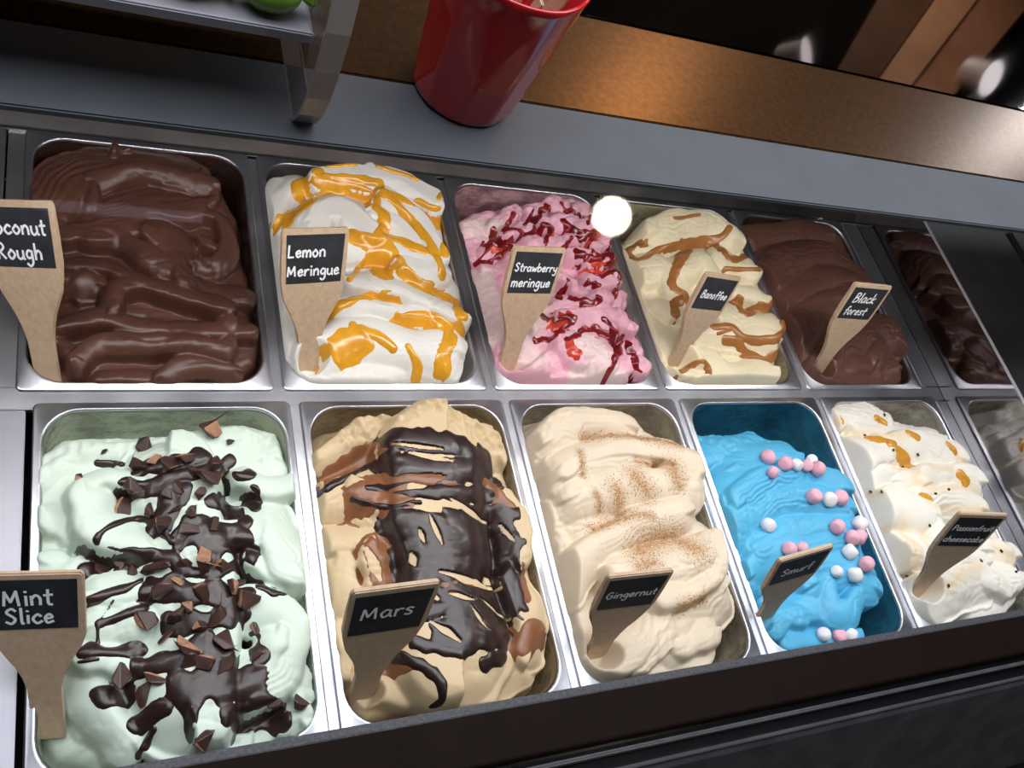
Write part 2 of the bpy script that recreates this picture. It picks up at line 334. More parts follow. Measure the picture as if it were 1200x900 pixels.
# ------------------------------------------------------------------ ice cream as sculpted height fields
class Noise2:
    def __init__(s, seed, freq, n=10):
        r = np.random.RandomState(seed); a = r.rand(n) * 2 * np.pi; f = freq * (0.5 + r.rand(n))
        s.kx, s.ky, s.ph = f * np.cos(a), f * np.sin(a), r.rand(n) * 2 * np.pi; s.n = n
    def __call__(s, X, Y):
        o = np.zeros_like(X)
        for kx, ky, p in zip(s.kx, s.ky, s.ph): o += np.sin(kx * X + ky * Y + p)
        return o / math.sqrt(s.n)
def smooth_path(P, w=None, n=6):
    P = [np.array(p, float) for p in P]
    if len(P) == 1: P = [P[0], P[0] + np.array([1e-4, 0])]
    Q = [2 * P[0] - P[1]] + P + [2 * P[-1] - P[-2]]; out = []
    for i in range(1, len(Q) - 2):
        for j in range(n):
            t = j / n; a, b, c, d = Q[i - 1], Q[i], Q[i + 1], Q[i + 2]
            out.append(0.5 * ((2 * b) + (-a + c) * t + (2 * a - 5 * b + 4 * c - d) * t * t + (-a + 3 * b - 3 * c + d) * t ** 3))
    out.append(P[-1]); return np.array(out)
def path_dist(X, Y, path):
    """distance, signed distance and arc parameter 0..1 of points to a polyline"""
    best = np.full(X.shape, 1e9); sd = np.zeros(X.shape); sp = np.zeros(X.shape); m = len(path) - 1
    for i in range(m):
        a, b = path[i], path[i + 1]; d = b - a; L2 = d @ d + 1e-12
        t = np.clip(((X - a[0]) * d[0] + (Y - a[1]) * d[1]) / L2, 0, 1)
        qx, qy = X - a[0] - t * d[0], Y - a[1] - t * d[1]; r = np.sqrt(qx * qx + qy * qy)
        k = r < best; best = np.where(k, r, best); sg = np.sign(d[0] * qy - d[1] * qx); sd = np.where(k, r * sg, sd); sp = np.where(k, (i + t) / m, sp)
    return best, sd, sp
def blur(h, n=1):
    for _ in range(n):
        p = np.pad(h, 1, mode='edge')
        h = (p[:-2, 1:-1] + p[2:, 1:-1] + p[1:-1, :-2] + p[1:-1, 2:] + 4 * p[1:-1, 1:-1]) / 8
    return h
STEP = 0.00135
NOTCH = {(0, 0): (0.0264, 0.0207), (1, 0): (0.2918, 0.0304), (2, 0): (0.5482, 0.0368), (3, 0): (0.8115, 0.0427), (4, 0): (1.0773, 0.0323), (0, 1): (0.0325, -0.3112), (1, 1): (0.3023, -0.3359), (2, 1): (0.5646, -0.3345), (3, 1): (0.8146, -0.3203), (4, 1): (1.0798, -0.3196)}   # where the paddles stand
class Cream:
    def __init__(s, col, row, crop, zb, seed):
        s.x = col * PITCH + (FDX if row else 0); s.L = PLF if row else PL; s.y = 0.0 if row == 0 else -GAP - PLF
        s.crop = crop; s.zb = zb; s.seed = seed; s.col, s.row = col, row
        xs = np.arange(s.x - 0.006, s.x + PW + 0.006, STEP); ys = np.arange(s.y - 0.004, s.y + s.L + 0.010, STEP)
        s.xs, s.ys = xs, ys; s.X, s.Y = np.meshgrid(xs, ys)
        n1, n2 = Noise2(seed, 60), Noise2(seed + 1, 60); n3, n4 = Noise2(seed + 2, 190), Noise2(seed + 3, 190)
        s.WX = s.X + 0.0026 * n1(s.X, s.Y) + 0.0008 * n3(s.X, s.Y); s.WY = s.Y + 0.0026 * n2(s.X, s.Y) + 0.0008 * n4(s.X, s.Y)
        s.tint = np.zeros_like(s.X); s.seeds = 0
    def px(s, p): return p[0] / s.crop[2] + s.crop[0], p[1] / s.crop[2] + s.crop[1]
    def P(s, p, z): return atz(*s.px(p), z)[:2]
    def W(s, p, w, z): return w / s.crop[2] * mpp(*s.px(p), z)
    def body(s, outline, r=0.022, tilt=(0, 0), slope=2.2, low=-0.115, left=0.014):
        pts = np.array([s.P(p, s.zb - 0.006) for p in outline]); X, Y = s.WX, s.WY
        d, _, _ = path_dist(X, Y, np.vstack([pts, pts[:1]])); ins = np.zeros(X.shape, bool); j = len(pts) - 1
        for i in range(len(pts)):
            a, b = pts[i], pts[j]
            c = ((a[1] > Y) != (b[1] > Y)) & (X < (b[0] - a[0]) * (Y - a[1]) / (b[1] - a[1] + 1e-12) + a[0]); ins ^= c; j = i
        e = np.where(ins, d, -d) + left * np.clip(1 - (s.X - s.x) / 0.07, 0, 1)
        zb = s.zb + tilt[0] * (X - s.x - PW / 2) + tilt[1] * (Y - s.y - s.L / 2)
        q = np.clip(1 - e / r, 0, 1)
        h = zb - r * (1 - np.sqrt(1 - q * q + 1e-9)); h = np.where(e < 0, zb - r + e * slope, h)
        n = Noise2(s.seed + 5, 70); s.h = np.maximum(h, low) + 0.0022 * n(X, Y) * (e > -0.01)
        s.ins = e
    def fold(s, path, w, z, H=None, str_n=3, str_a=0.0006, asym=0.0):
        z /= 1000.0; H = None if H is None else H / 1000.0
        s.seeds += 1
        P = smooth_path([s.P(p, z) for p in path]); wm = s.W(path[len(path) // 2], w, z); H = 0.75 * wm if H is None else H
        mk = (s.X > P[:, 0].min() - wm * 1.3) & (s.X < P[:, 0].max() + wm * 1.3) & (s.Y > P[:, 1].min() - wm * 1.3) & (s.Y < P[:, 1].max() + wm * 1.3)
        if not mk.any(): return
        X, Y = s.WX[mk], s.WY[mk]; d, sd, sp = path_dist(X, Y, P)
        rr = np.random.RandomState(s.seed * 31 + s.seeds); ph = rr.rand() * 6.28
        ww = wm * (1 + 0.10 * np.sin(sp * 7 + ph)); u = d / ww; us = sd / ww
        zz = z + 0.0016 * np.sin(sp * 5 + ph * 2) - H * (1 - np.sqrt(np.clip(1 - u * u, 0, 1))) + (asym if asym else rr.choice([-1, 1]) * rr.uniform(0.18, 0.50)) * wm * us * np.clip((1 - u) / 0.16, 0, 1)
        f1, f2 = 2 * np.pi * str_n * (0.45 + 0.4 * rr.rand()), 2 * np.pi * str_n * (0.9 + 0.5 * rr.rand()); wv = us + 0.22 * np.sin(sp * 3 + ph) + 0.10 * Noise2(s.seed + s.seeds, 130)(X, Y)
        g = 0.6 * np.abs(np.sin(f1 * wv + ph)) + 0.4 * np.sin(f2 * wv + 2 * ph) * np.sin(sp * 4 + 1.7 * ph)
        zz = zz + 1.7 * str_a * g * np.clip(1.15 - u, 0, 1) * np.clip(0.5 + np.sin(sp * 3.5 + ph * 3), 0, 1)
        zz = np.where(u < 1, zz, -1.0)
        s.h[mk] = np.maximum(s.h[mk], zz)
    def rough(s, amp, freq=500, region=None, seed=0):
        n = Noise2(s.seed + 50 + seed, freq, 16); a = amp * n(s.X, s.Y)
        if region is not None: a = a * region
        s.h = s.h + a
    def region(s, strokes, soft=0.5):
        m = np.zeros_like(s.X)
        for path, w in strokes:
            pts = [s.hit(p)[:2] for p in path] if hasattr(s, 'hs') else [s.P(p, s.zb) for p in path]
            d, _, _ = path_dist(s.WX, s.WY, smooth_path(pts)); wm = s.W(path[0], w, s.zb)
            m = np.maximum(m, np.clip((1.3 - d / wm) / (0.3 + soft), 0, 1))
        return m
    def wrinkle(s, amp, fx=90, fy=260, seed=0):
        n = Noise2(s.seed + 91 + seed, 1.0, 12); n.kx *= fx; n.ky *= fy; m = Noise2(s.seed + 92, 50)(s.X, s.Y)
        s.h = s.h - amp * np.clip(1 - 2.2 * np.abs(n(s.WX, s.WY)), 0, 1) * np.clip(0.3 + m, 0, 1)
    def notch(s, B, r=0.030):
        d = np.sqrt((s.X - B[0]) ** 2 + (s.Y - B[1]) ** 2); s.h = np.minimum(s.h, -0.010 + np.clip(d - 0.010, 0, 1) * 3.2 + 0.003 * Noise2(s.seed + 8, 120)(s.X, s.Y))
    def finish(s, n=2, wr=0.0013):
        s.wrinkle(wr); s.wrinkle(wr * 0.8, 220, 110, 5)
        s.notch(NOTCH[(s.col, s.row)])
        w = s.wall = s.inside(0.0015)      # distance to the pan wall; the heap rounds over there
        cap = 0.040 - 0.040 * np.clip((w + 0.016) / 0.0195, 0, 3) ** 2.4
        s.h = np.minimum(s.h, cap)
        s.h = blur(s.h, n); s.hs = s.h
    def height(s, x, y):
        fx = np.clip((x - s.xs[0]) / STEP, 0, len(s.xs) - 1.001); fy = np.clip((y - s.ys[0]) / STEP, 0, len(s.ys) - 1.001)
        i, j = int(fy), int(fx); a, b = fy - i, fx - j; h = s.h
        return (h[i, j] * (1 - b) + h[i, j + 1] * b) * (1 - a) + (h[i + 1, j] * (1 - b) + h[i + 1, j + 1] * b) * a
    def hit(s, p):
        """where the sight line through a photo point meets the ice cream"""
        u, v = s.px(p); d = ray(u, v); t0 = (0.10 - CAM_C[2]) / d[2]; t1 = (-0.11 - CAM_C[2]) / d[2]; last = t0
        for t in np.linspace(t0, t1, 160):
            q = CAM_C + d * t
            if q[2] < s.height(q[0], q[1]):
                a, b = last, t
                for _ in range(6):
                    m = (a + b) / 2; q = CAM_C + d * m
                    if q[2] < s.height(q[0], q[1]): b = m
                    else: a = m
                return np.array([q[0], q[1], s.height(q[0], q[1])])
            last = t
        return CAM_C + d * t1
    def inside(s, ins=0.0035):
        r = 0.034; x0, x1, y0, y1 = s.x + 0.008 + ins, s.x + PW - 0.008 - ins, s.y + 0.0095 + ins, s.y + s.L - 0.0085 - ins
        dx = np.maximum(np.maximum(x0 + r - s.X, s.X - x1 + r), 0); dy = np.maximum(np.maximum(y0 + r - s.Y, s.Y - y1 + r), 0)
        return np.sqrt(dx * dx + dy * dy) - r
    def mesh(s, name, Z, keep, mat, parent, tint=None):
        ny, nx = Z.shape; idx = np.arange(ny * nx).reshape(ny, nx)
        q = keep[:-1, :-1] & keep[1:, :-1] & keep[:-1, 1:] & keep[1:, 1:]
        f = np.stack([idx[:-1, :-1][q], idx[:-1, 1:][q], idx[1:, 1:][q], idx[1:, :-1][q]], 1)
        used = np.unique(f); remap = np.full(ny * nx, -1); remap[used] = np.arange(len(used)); f = remap[f]
        co = np.stack([s.X.ravel()[used], s.Y.ravel()[used], Z.ravel()[used]], 1)
        me = bpy.data.meshes.new(name); me.vertices.add(len(co)); me.vertices.foreach_set('co', co.ravel())
        me.loops.add(f.size); me.loops.foreach_set('vertex_index', f.ravel().astype(np.int32))
        me.polygons.add(len(f)); me.polygons.foreach_set('loop_start', np.arange(0, f.size, 4, dtype=np.int32)); me.update(calc_edges=True)
        if tint is not None:
            a = me.attributes.new('tint', 'FLOAT', 'POINT'); a.data.foreach_set('value', tint.ravel()[used].astype(np.float32))
        return link(name, me, mat, parent, True)
    def build(s, label, mat):
        s.root = empty('ice_cream', (s.x + PW / 2, s.y + s.L / 2, -0.118)); tag(s.root, label, 'ice cream')
        s.keep = s.wall < 0.006; s.body_o = s.mesh('ice_cream_body', s.h, s.keep, mat, s.root, s.tint)
        return s.root
    def sauce(s, name, strokes, mat, T=0.0022, gaps=(), wob=0.25, fr=260, scale=1.0, nb=10):
        t = np.full(s.X.shape, -T * 3); nz = Noise2(s.seed + 77, fr, 12)(s.X, s.Y)
        nx_, ny_ = Noise2(s.seed + 78, 150), Noise2(s.seed + 79, 150)
        X, Y = s.X + 0.0009 * nx_(s.X, s.Y), s.Y + 0.0009 * ny_(s.X, s.Y)
        for path, w in strokes:
            w0, w1 = w if isinstance(w, tuple) else (w, w)
            P = np.array([s.hit(p)[:2] for p in smooth_path(path, n=4)]); sc = s.W(path[0], 1.0, s.zb + 0.01) * scale
            mx = max(w0, w1) * sc * 2.2 + 0.004
            mk = (X > P[:, 0].min() - mx) & (X < P[:, 0].max() + mx) & (Y > P[:, 1].min() - mx) & (Y < P[:, 1].max() + mx)
            if not mk.any(): continue
            d, _, sp = path_dist(X[mk], Y[mk], P); ww = (w0 + (w1 - w0) * sp) * sc * (1 + wob * nz[mk] * 0.5)
            u = d / np.maximum(ww, 1e-5); v = T * np.where(u < 1, np.sqrt(np.clip(1 - u * u, 0, 1)), -(u - 1) * 2.0)
            t[mk] = np.maximum(t[mk], v)
        for path, w in gaps:
            p0, p1 = np.array(path[0], float), np.array(path[-1], float); path = [p0 - 0.25 * (p1 - p0), (p0 + p1) / 2, p1 + 0.25 * (p1 - p0)]; w = w * 0.62
            P = smooth_path([s.hit(p)[:2] for p in path]); sc = s.W(path[0], 1.0, s.zb + 0.01)
            d, _, sp = path_dist(X, Y, P); ww = w * sc * (1 + 0.3 * nz * 0.5) * (0.35 + np.sin(np.pi * np.clip(sp, 0.05, 0.95)))
            t = np.minimum(t, T * np.clip((d / ww - 1) * 2.2, -2, 3))
        t = np.minimum(t, T)
        Z = blur(s.h, nb) + t
        keep = (t > -T * 1.2) & (s.keep)
        if name == 'drip': keep = t > -T * 1.2
        o = s.mesh(name, Z, keep, mat, s.root)
        return o

# ---- pan 1 back: dark chocolate
def sauce_px(l): return l
CHOC = mat_cream('dark_chocolate_cream', (0.095, 0.040, 0.027), 0.36, 200, 0.22, None, 0.0, 0.18, 0.45)
c = Cream(0, 0, (0, 140, 2.647), -0.004, 11)
c.body([(95, 240), (110, 190), (160, 130), (260, 80), (350, 72), (480, 98), (590, 125), (670, 175), (700, 240), (738, 300), (755, 440), (785, 520), (780, 600), (815, 700), (800, 760), (740, 822), (400, 826), (180, 822), (140, 740), (120, 600), (100, 420)], 0.02)
for a in [([(100, 300), (220, 160), (400, 120), (560, 150)], 95, 10, 14), ([(300, 330), (420, 250), (560, 250)], 85, 12, 10),
          ([(290, 180), (420, 150), (560, 175), (650, 200)], 34, 16), ([(285, 170), (290, 260)], 26, 13), ([(620, 160), (650, 230), (600, 240)], 30, 12),
          ([(200, 330), (360, 320), (500, 330), (560, 420)], 60, 14), ([(350, 350), (420, 380), (520, 460)], 40, 17), ([(480, 340), (540, 410), (570, 490)], 40, 19),
          ([(620, 270), (690, 300), (720, 380), (680, 440), (620, 440)], 36, 13), ([(630, 370), (690, 390)], 30, 13),
          ([(190, 430), (330, 450), (470, 500), (700, 560)], 40, 16), ([(220, 500), (300, 520)], 55, 15), ([(350, 580), (370, 520), (440, 490), (540, 530), (700, 570)], 42, 20),
          ([(620, 500), (760, 540)], 45, 8), ([(160, 620), (320, 610), (520, 640), (770, 640)], 44, 18, None, 2, 0.0006), ([(240, 740), (300, 690), (450, 680), (600, 690), (700, 710)], 40, 20, None, 4, 0.0009),
          ([(160, 680), (220, 720)], 40, 9), ([(500, 790), (580, 760), (720, 780)], 42, 10), ([(320, 790), (480, 790)], 34, 4), ([(700, 620), (710, 690)], 34, 17)]:
    c.fold(*(a if len(a) > 3 else (*a, None)), **({} if len(a) > 4 else dict(str_n=4, str_a=0.0012)))
c.fold([(362, 92), (358, 62)], 16, 18, 20); c.fold([(370, 90), (400, 84)], 12, 12, 10)
c.finish(2)
make_pan(c.x, c.y, 'steel pan of dark chocolate ice cream beside the left steel plate', mat_smear('choc_smear', (0.05, 0.02, 0.014), 0.42, 0.6))
c.build('smooth dark chocolate ice cream in folds, behind the chalkboard paddle cut by the left plate', CHOC)

# ---- pan 2 back: lemon meringue
WHITE = mat_cream('white_meringue', (0.80, 0.78, 0.74), 0.45, 150, 0.25)
c = Cream(1, 0, (290, 160, 2.8133), 0.012, 22)
c.body([(62, 190), (100, 140), (160, 128), (215, 108), (260, 92), (390, 80), (430, 98), (600, 142), (648, 168), (650, 215), (640, 245), (675, 385), (712, 560), (722, 640), (702, 790), (640, 815), (400, 812), (260, 806), (215, 750), (130, 710), (105, 560), (78, 400), (62, 260)], 0.026)
for a in [([(80, 240), (120, 170), (180, 145)], 48, 16), ([(240, 125), (330, 115), (420, 125), (530, 150), (620, 195)], 46, 42, None, 3, .001), ([(390, 95), (400, 80)], 18, 46, 20),
          ([(190, 300), (230, 220), (330, 215), (420, 290)], 75, 42, 26, 4, .0012), ([(470, 200), (560, 260), (630, 370)], 46, 40, None, 3, .001), ([(430, 240), (520, 300), (600, 400)], 34, 44),
          ([(330, 340), (470, 360), (620, 430)], 55, 36), ([(520, 420), (600, 440), (640, 420)], 44, 40), ([(360, 460), (500, 480), (690, 570)], 55, 34), ([(320, 560), (470, 570), (580, 580)], 46, 30), ([(340, 540), (480, 570)], 18, 36),
          ([(250, 690), (380, 650), (540, 690), (660, 700)], 90, 30, 30, 4, .0011), ([(240, 770), (330, 780), (500, 770)], 50, 12), ([(120, 560), (150, 680)], 42, 6), ([(95, 380), (110, 500)], 45, 12), ([(640, 600), (690, 680)], 45, 24)]:
    c.fold(*a)
c.finish(2)
make_pan(c.x, c.y, 'steel pan of white meringue ice cream with orange sauce')
c.build('white lemon meringue ice cream heaped high with orange sauce trails', WHITE)
LEMON = mat_sauce('orange_curd', (0.78, 0.36, 0.025), 0.14, 0.15, 0.15)
c.sauce('lemon_sauce', [([(82, 295), (120, 280), (170, 240), (215, 208)], (36, 22)), ([(170, 205), (158, 165), (200, 135), (235, 112)], 18), ([(212, 110), (238, 160), (330, 172), (400, 212), (448, 262), (440, 330), (400, 352), (350, 330)], (18, 24)),
    ([(255, 130), (340, 138), (430, 152), (445, 180), (540, 218), (610, 262), (648, 330), (655, 380)], (10, 24)), ([(450, 185), (520, 255), (590, 335), (638, 420), (640, 460)], 12), ([(470, 332), (540, 362), (605, 380)], 16),
    ([(420, 410), (450, 380), (445, 450)], 38), ([(492, 400), (540, 470), (620, 522), (690, 552), (710, 600)], (18, 24)), ([(255, 595), (310, 552), (380, 532), (488, 545)], (22, 14)), ([(305, 695), (365, 675)], 50),
    ([(385, 640), (440, 660), (480, 702)], (22, 14)), ([(490, 612), (560, 600), (620, 612), (668, 650), (650, 720), (640, 800)], (18, 28)), ([(530, 690), (560, 760), (555, 800)], (10, 16)), ([(345, 620), (352, 660)], 12),
    ([(335, 475), (385, 410)], 9), ([(260, 98), (380, 92)], 8), ([(430, 100), (560, 140), (640, 175), (630, 205)], 8)], LEMON, 0.0024)
c.sauce('drip', [([(640, 800), (655, 830), (680, 850)], (12, 5))], LEMON, 0.002)

# ---- pan 3 back: strawberry meringue
PINK = mat_cream('pink_strawberry_cream', (0.78, 0.42, 0.52), 0.5, 170, 0.4, (0.80, 0.62, 0.62), 0.1, 0.12)
c = Cream(2, 0, (520, 200, 3.214), -0.004, 33)
c.body([(70, 230), (110, 165), (200, 145), (300, 112), (400, 102), (480, 92), (570, 122), (590, 230), (645, 290), (665, 420), (695, 530), (765, 680), (745, 790), (700, 802), (300, 796), (265, 745), (190, 650), (140, 450), (95, 330)], 0.02)
rr = random.Random(5)
for a in [([(110, 220), (180, 190)], 60, 2), ([(150, 400), (180, 520), (200, 640)], 65, 6), ([(270, 720), (450, 770), (660, 770)], 55, 12), ([(370, 590), (420, 540), (470, 520)], 50, 20), ([(300, 640), (420, 660)], 60, 14),
          ([(520, 640), (590, 660)], 95, 34, 30, 4, .0014), ([(480, 560), (560, 560), (620, 600)], 55, 32), ([(400, 730), (470, 710)], 55, 18), ([(560, 720), (590, 690)], 36, 30), ([(660, 760), (690, 700)], 40, 20)]:
    c.fold(*a)
for k, (x, y) in enumerate([(220, 190), (270, 150), (350, 140), (440, 115), (520, 150), (250, 230), (310, 210), (400, 180), (470, 190), (550, 190), (180, 300), (250, 300), (340, 260), (430, 250), (510, 240), (500, 310), (560, 320), (620, 330), (580, 400), (640, 400), (520, 440), (600, 460), (470, 480), (560, 500), (640, 540), (690, 560), (720, 660), (740, 720), (300, 760), (360, 720), (120, 380), (460, 380), (610, 250), (380, 330), (660, 480), (300, 330), (200, 360)]):
    c.fold([(x - rr.randint(8, 26), y + rr.randint(-12, 12)), (x + rr.randint(8, 26), y + rr.randint(-12, 12))], rr.randint(26, 42), rr.randint(14, 30) if x > 200 else 8, None, 2, .0012, rr.uniform(-.4, .4))
c.rough(0.0007, 700); c.rough(0.0006, 420, seed=1)
c.finish(2)
c.tint = c.region([([(350, 480), (300, 650), (320, 720)], 60), ([(520, 640), (590, 690)], 60), ([(150, 400), (190, 620)], 50), ([(500, 780), (660, 790)], 40), ([(110, 210), (180, 200)], 50)])
make_pan(c.x, c.y, 'steel pan of pink strawberry ice cream', mat_smear('pink_smear', (0.5, 0.30, 0.33), 0.35, 0.6))
c.build('crumbly pink strawberry ice cream streaked with dark red sauce', PINK)
SYRUP = mat_sauce('bright_red_syrup', (0.60, 0.06, 0.035), 0.15, 0.1, 0.3)
RED = mat_sauce('red_sauce', (0.20, 0.008, 0.012), 0.14, 0.0, 0.5)
rs = [([(190, 225), (172, 280), (120, 350)], 8), ([(262, 160), (212, 260), (232, 292)], 8), ([(340, 192), (365, 160), (392, 140)], 12), ([(295, 242), (370, 232)], 10), ([(382, 272), (400, 225), (372, 200)], 8), ([(450, 190), (505, 230), (572, 240)], (10, 14)), ([(520, 262), (572, 240)], 14),
      ([(120, 352), (182, 340), (252, 282)], 9), ([(500, 310), (560, 330), (622, 308)], 13), ([(592, 392), (642, 360)], 22), ([(622, 300), (662, 400)], 12), ([(430, 482), (472, 420)], 10), ([(480, 482), (540, 500), (582, 480)], 14), ([(335, 640), (400, 632), (440, 600), (492, 560)], (10, 14)),
      ([(462, 640), (540, 598), (602, 610), (652, 660), (642, 720), (600, 800)], 11), ([(602, 560), (642, 600), (652, 650)], 9), ([(690, 640), (722, 720), (732, 784)], 13), ([(652, 692), (622, 762)], 10), ([(620, 640), (660, 640)], 10), ([(360, 540), (392, 560)], 12), ([(470, 150), (520, 180)], 8), ([(440, 120), (470, 160)], 6), ([(230, 230), (262, 218), (300, 225)], 7),
      ([(540, 290), (600, 330)], 9), ([(430, 560), (470, 550)], 12), ([(220, 262), (260, 270)], 6), ([(340, 150), (310, 200)], 6), ([(480, 260), (450, 300)], 8), ([(540, 420), (590, 430)], 8), ([(660, 430), (640, 470)], 8), ([(560, 150), (540, 200)], 5), ([(165, 300), (150, 270)], 6)]
c.sauce('strawberry_sauce', rs, RED, 0.0015, (), 0.8, 420, 1.0, 3)
for st_ in [([(420, 560), (470, 560)], 26), ([(560, 380), (640, 370)], 24), ([(550, 245), (580, 225)], 16), ([(470, 640), (500, 690)], 18), ([(180, 290), (240, 300)], 12), ([(380, 250), (410, 240)], 10)]:
    c.sauce('strawberry_syrup', [st_], SYRUP, 0.0012, (), 0.8, 420)

# ---- pan 4 back: cream with caramel
CREAM = mat_cream('pale_cream', (0.80, 0.71, 0.50), 0.45, 160, 0.25)
c = Cream(3, 0, (700, 210, 3.3346), 0.006, 44)
c.body([(105, 300), (150, 230), (240, 172), (330, 142), (390, 140), (450, 142), (522, 172), (562, 232), (605, 295), (650, 380), (665, 440), (725, 540), (738, 620), (712, 700), (695, 790), (420, 796), (310, 765), (250, 680), (190, 560), (140, 400)], 0.024)
for a in [([(250, 200), (340, 170), (450, 175), (520, 215)], 58, 32, None, 5, .0013), ([(190, 250), (260, 220)], 50, 14), ([(180, 340), (280, 330), (330, 430)], 70, 24, None, 4, .0014), ([(360, 320), (420, 300), (470, 350)], 55, 34, None, 3, .001), ([(520, 300), (600, 330)], 55, 34),
          ([(560, 420), (640, 440)], 50, 32), ([(520, 520), (600, 540), (690, 540)], 58, 32), ([(420, 610), (540, 600), (690, 620)], 48, 28), ([(400, 660), (460, 690)], 60, 22), ([(450, 750), (560, 740), (680, 730)], 58, 20, None, 4, .0012), ([(170, 450), (210, 580), (250, 660)], 62, 8, None, 4, .001), ([(320, 740), (400, 740)], 40, 12), ([(260, 480), (330, 500)], 55, 20)]:
    c.fold(*a)
c.rough(0.0006, 500, c.region([([(330, 130), (390, 125)], 40), ([(150, 250), (200, 190)], 50), ([(190, 560), (240, 650)], 50)]))
c.finish(2)
make_pan(c.x, c.y, 'steel pan of pale cream ice cream with caramel trails', mat_smear('cream_smear', (0.40, 0.36, 0.24), 0.30, 0.5))
c.build('pale cream ice cream with toffee brown caramel trails', CREAM)
CARA = mat_sauce('caramel', (0.38, 0.155, 0.045), 0.22, 0.1, 0.15, 0.3)
c.sauce('caramel_sauce', [([(190, 255), (150, 262), (120, 285), (160, 315), (240, 276), (330, 260)], 13), ([(330, 260), (420, 245), (480, 225), (518, 188)], (20, 12)), ([(350, 265), (312, 340), (290, 410), (350, 456)], (20, 17)), ([(352, 460), (302, 490), (306, 525)], 20), ([(430, 250), (482, 272), (522, 310), (590, 300)], 17),
    ([(500, 350), (570, 352), (650, 350)], 10), ([(540, 480), (582, 525), (630, 506), (700, 516), (728, 575)], 17), ([(450, 570), (530, 580), (590, 625), (732, 625)], 16), ([(500, 630), (550, 636), (582, 682), (692, 716)], 18), ([(320, 765), (370, 722), (420, 716), (442, 762)], 13), ([(300, 150), (400, 140)], 7), ([(470, 600), (520, 590)], 6)], CARA, 0.0024, (), 0.15, 260, 0.78)

# ---- pan 5 back: black forest chocolate
CHOC2 = mat_cream('milk_chocolate_cream', (0.115, 0.050, 0.036), 0.38, 200, 0.22, None, 0.0, 0.18, 0.45)
c = Cream(4, 0, (850, 220, 3.4286), -0.008, 55)
c.body([(80, 210), (120, 150), (250, 132), (400, 150), (480, 200), (545, 280), (575, 330), (600, 400), (650, 500), (695, 560), (712, 640), (708, 740), (680, 790), (600, 796), (370, 750), (320, 700), (265, 580), (195, 430), (130, 300)], 0.022)
for a in [([(170, 380), (230, 290), (320, 250), (450, 250), (540, 320)], 72, 18, None, 3, .0009), ([(120, 210), (250, 180), (400, 190)], 60, 2), ([(215, 450), (320, 350), (480, 330), (560, 370)], 50, 20), ([(260, 560), (320, 440), (420, 400), (500, 410)], 56, 18, None, 4, .0013), ([(330, 640), (370, 520), (450, 460)], 55, 16, None, 4, .0013),
          ([(420, 720), (520, 640), (640, 560), (690, 600)], 62, 20, None, 4, .0014), ([(600, 560), (640, 620), (620, 680)], 40, 22, None, 3, .0015), ([(380, 750), (520, 740), (690, 720)], 42, 12), ([(450, 690), (560, 690)], 50, 16)]:
    c.fold(*a)
c.finish(2)
make_pan(c.x, c.y, 'steel pan of chocolate ice cream next to the mirror end wall', mat_smear('choc_smear_b', (0.05, 0.022, 0.016), 0.3, 0.5))
c.build('milk chocolate brown ice cream in soft folds by the mirror end wall', CHOC2)

# ---- pan 1 front: mint with biscuit chunks
MINT = mat_cream('mint_cream', (0.64, 0.75, 0.65), 0.45, 150, 0.25)
c = Cream(0, 1, (0, 450, 2.0), -0.012, 66)
c.body([(100, 200), (150, 155), (250, 128), (370, 126), (430, 112), (560, 106), (640, 118), (692, 200), (696, 300), (708, 400), (704, 520), (722, 640), (716, 740), (650, 850), (520, 890), (400, 905), (220, 900), (150, 860), (115, 740), (90, 560), (90, 400), (92, 260)], 0.024, (0, 0.10))
for a in [([(110, 230), (200, 170), (330, 150)], 40, 2), ([(430, 135), (560, 130), (640, 160)], 36, 2), ([(130, 300), (180, 330)], 50, 4), ([(120, 420), (160, 440)], 60, 6), ([(400, 190), (410, 330), (420, 480), (430, 640), (440, 740)], 150, 32, 34, 3, .001), ([(215, 260), (230, 320), (330, 360)], 62, 28, None, 4, .0014), ([(190, 250), (250, 210), (330, 220)], 36, 22),
          ([(570, 210), (630, 235), (690, 222)], 40, 24, None, 3, .001), ([(580, 320), (640, 320), (690, 400)], 80, 26, None, 4, .0016), ([(600, 400), (660, 430), (706, 430)], 40, 24), ([(600, 520), (670, 560), (650, 660), (590, 690)], 70, 28, None, 5, .0016), ([(640, 590), (620, 650)], 40, 30), ([(690, 640), (706, 720)], 36, 10, None, 3, .001), ([(650, 700), (690, 780)], 40, 4),
          ([(230, 480), (340, 470)], 60, 24), ([(230, 570), (320, 560)], 52, 26), ([(200, 620), (300, 640)], 50, 22), ([(210, 680), (250, 760), (300, 830)], 70, 10, 30), ([(190, 700), (200, 800)], 44, -22), ([(430, 820), (540, 810)], 66, -6), ([(330, 840), (420, 860)], 50, -18), ([(560, 840), (640, 790)], 50, -12)]:
    c.fold(*a)
c.rough(0.0010, 420, c.region([([(110, 200), (250, 150), (430, 130), (640, 140)], 40)]))
c.finish(2)
make_pan(c.x, c.y, 'steel pan of pale green mint ice cream', mat_smear('mint_smear', (0.40, 0.43, 0.33), 0.30, 0.55))
c.build('pale green mint ice cream topped with chocolate sauce and broken biscuit', MINT)
DARK = mat_sauce('dark_chocolate_sauce', (0.024, 0.011, 0.010), 0.27, 0.0, 0.3)
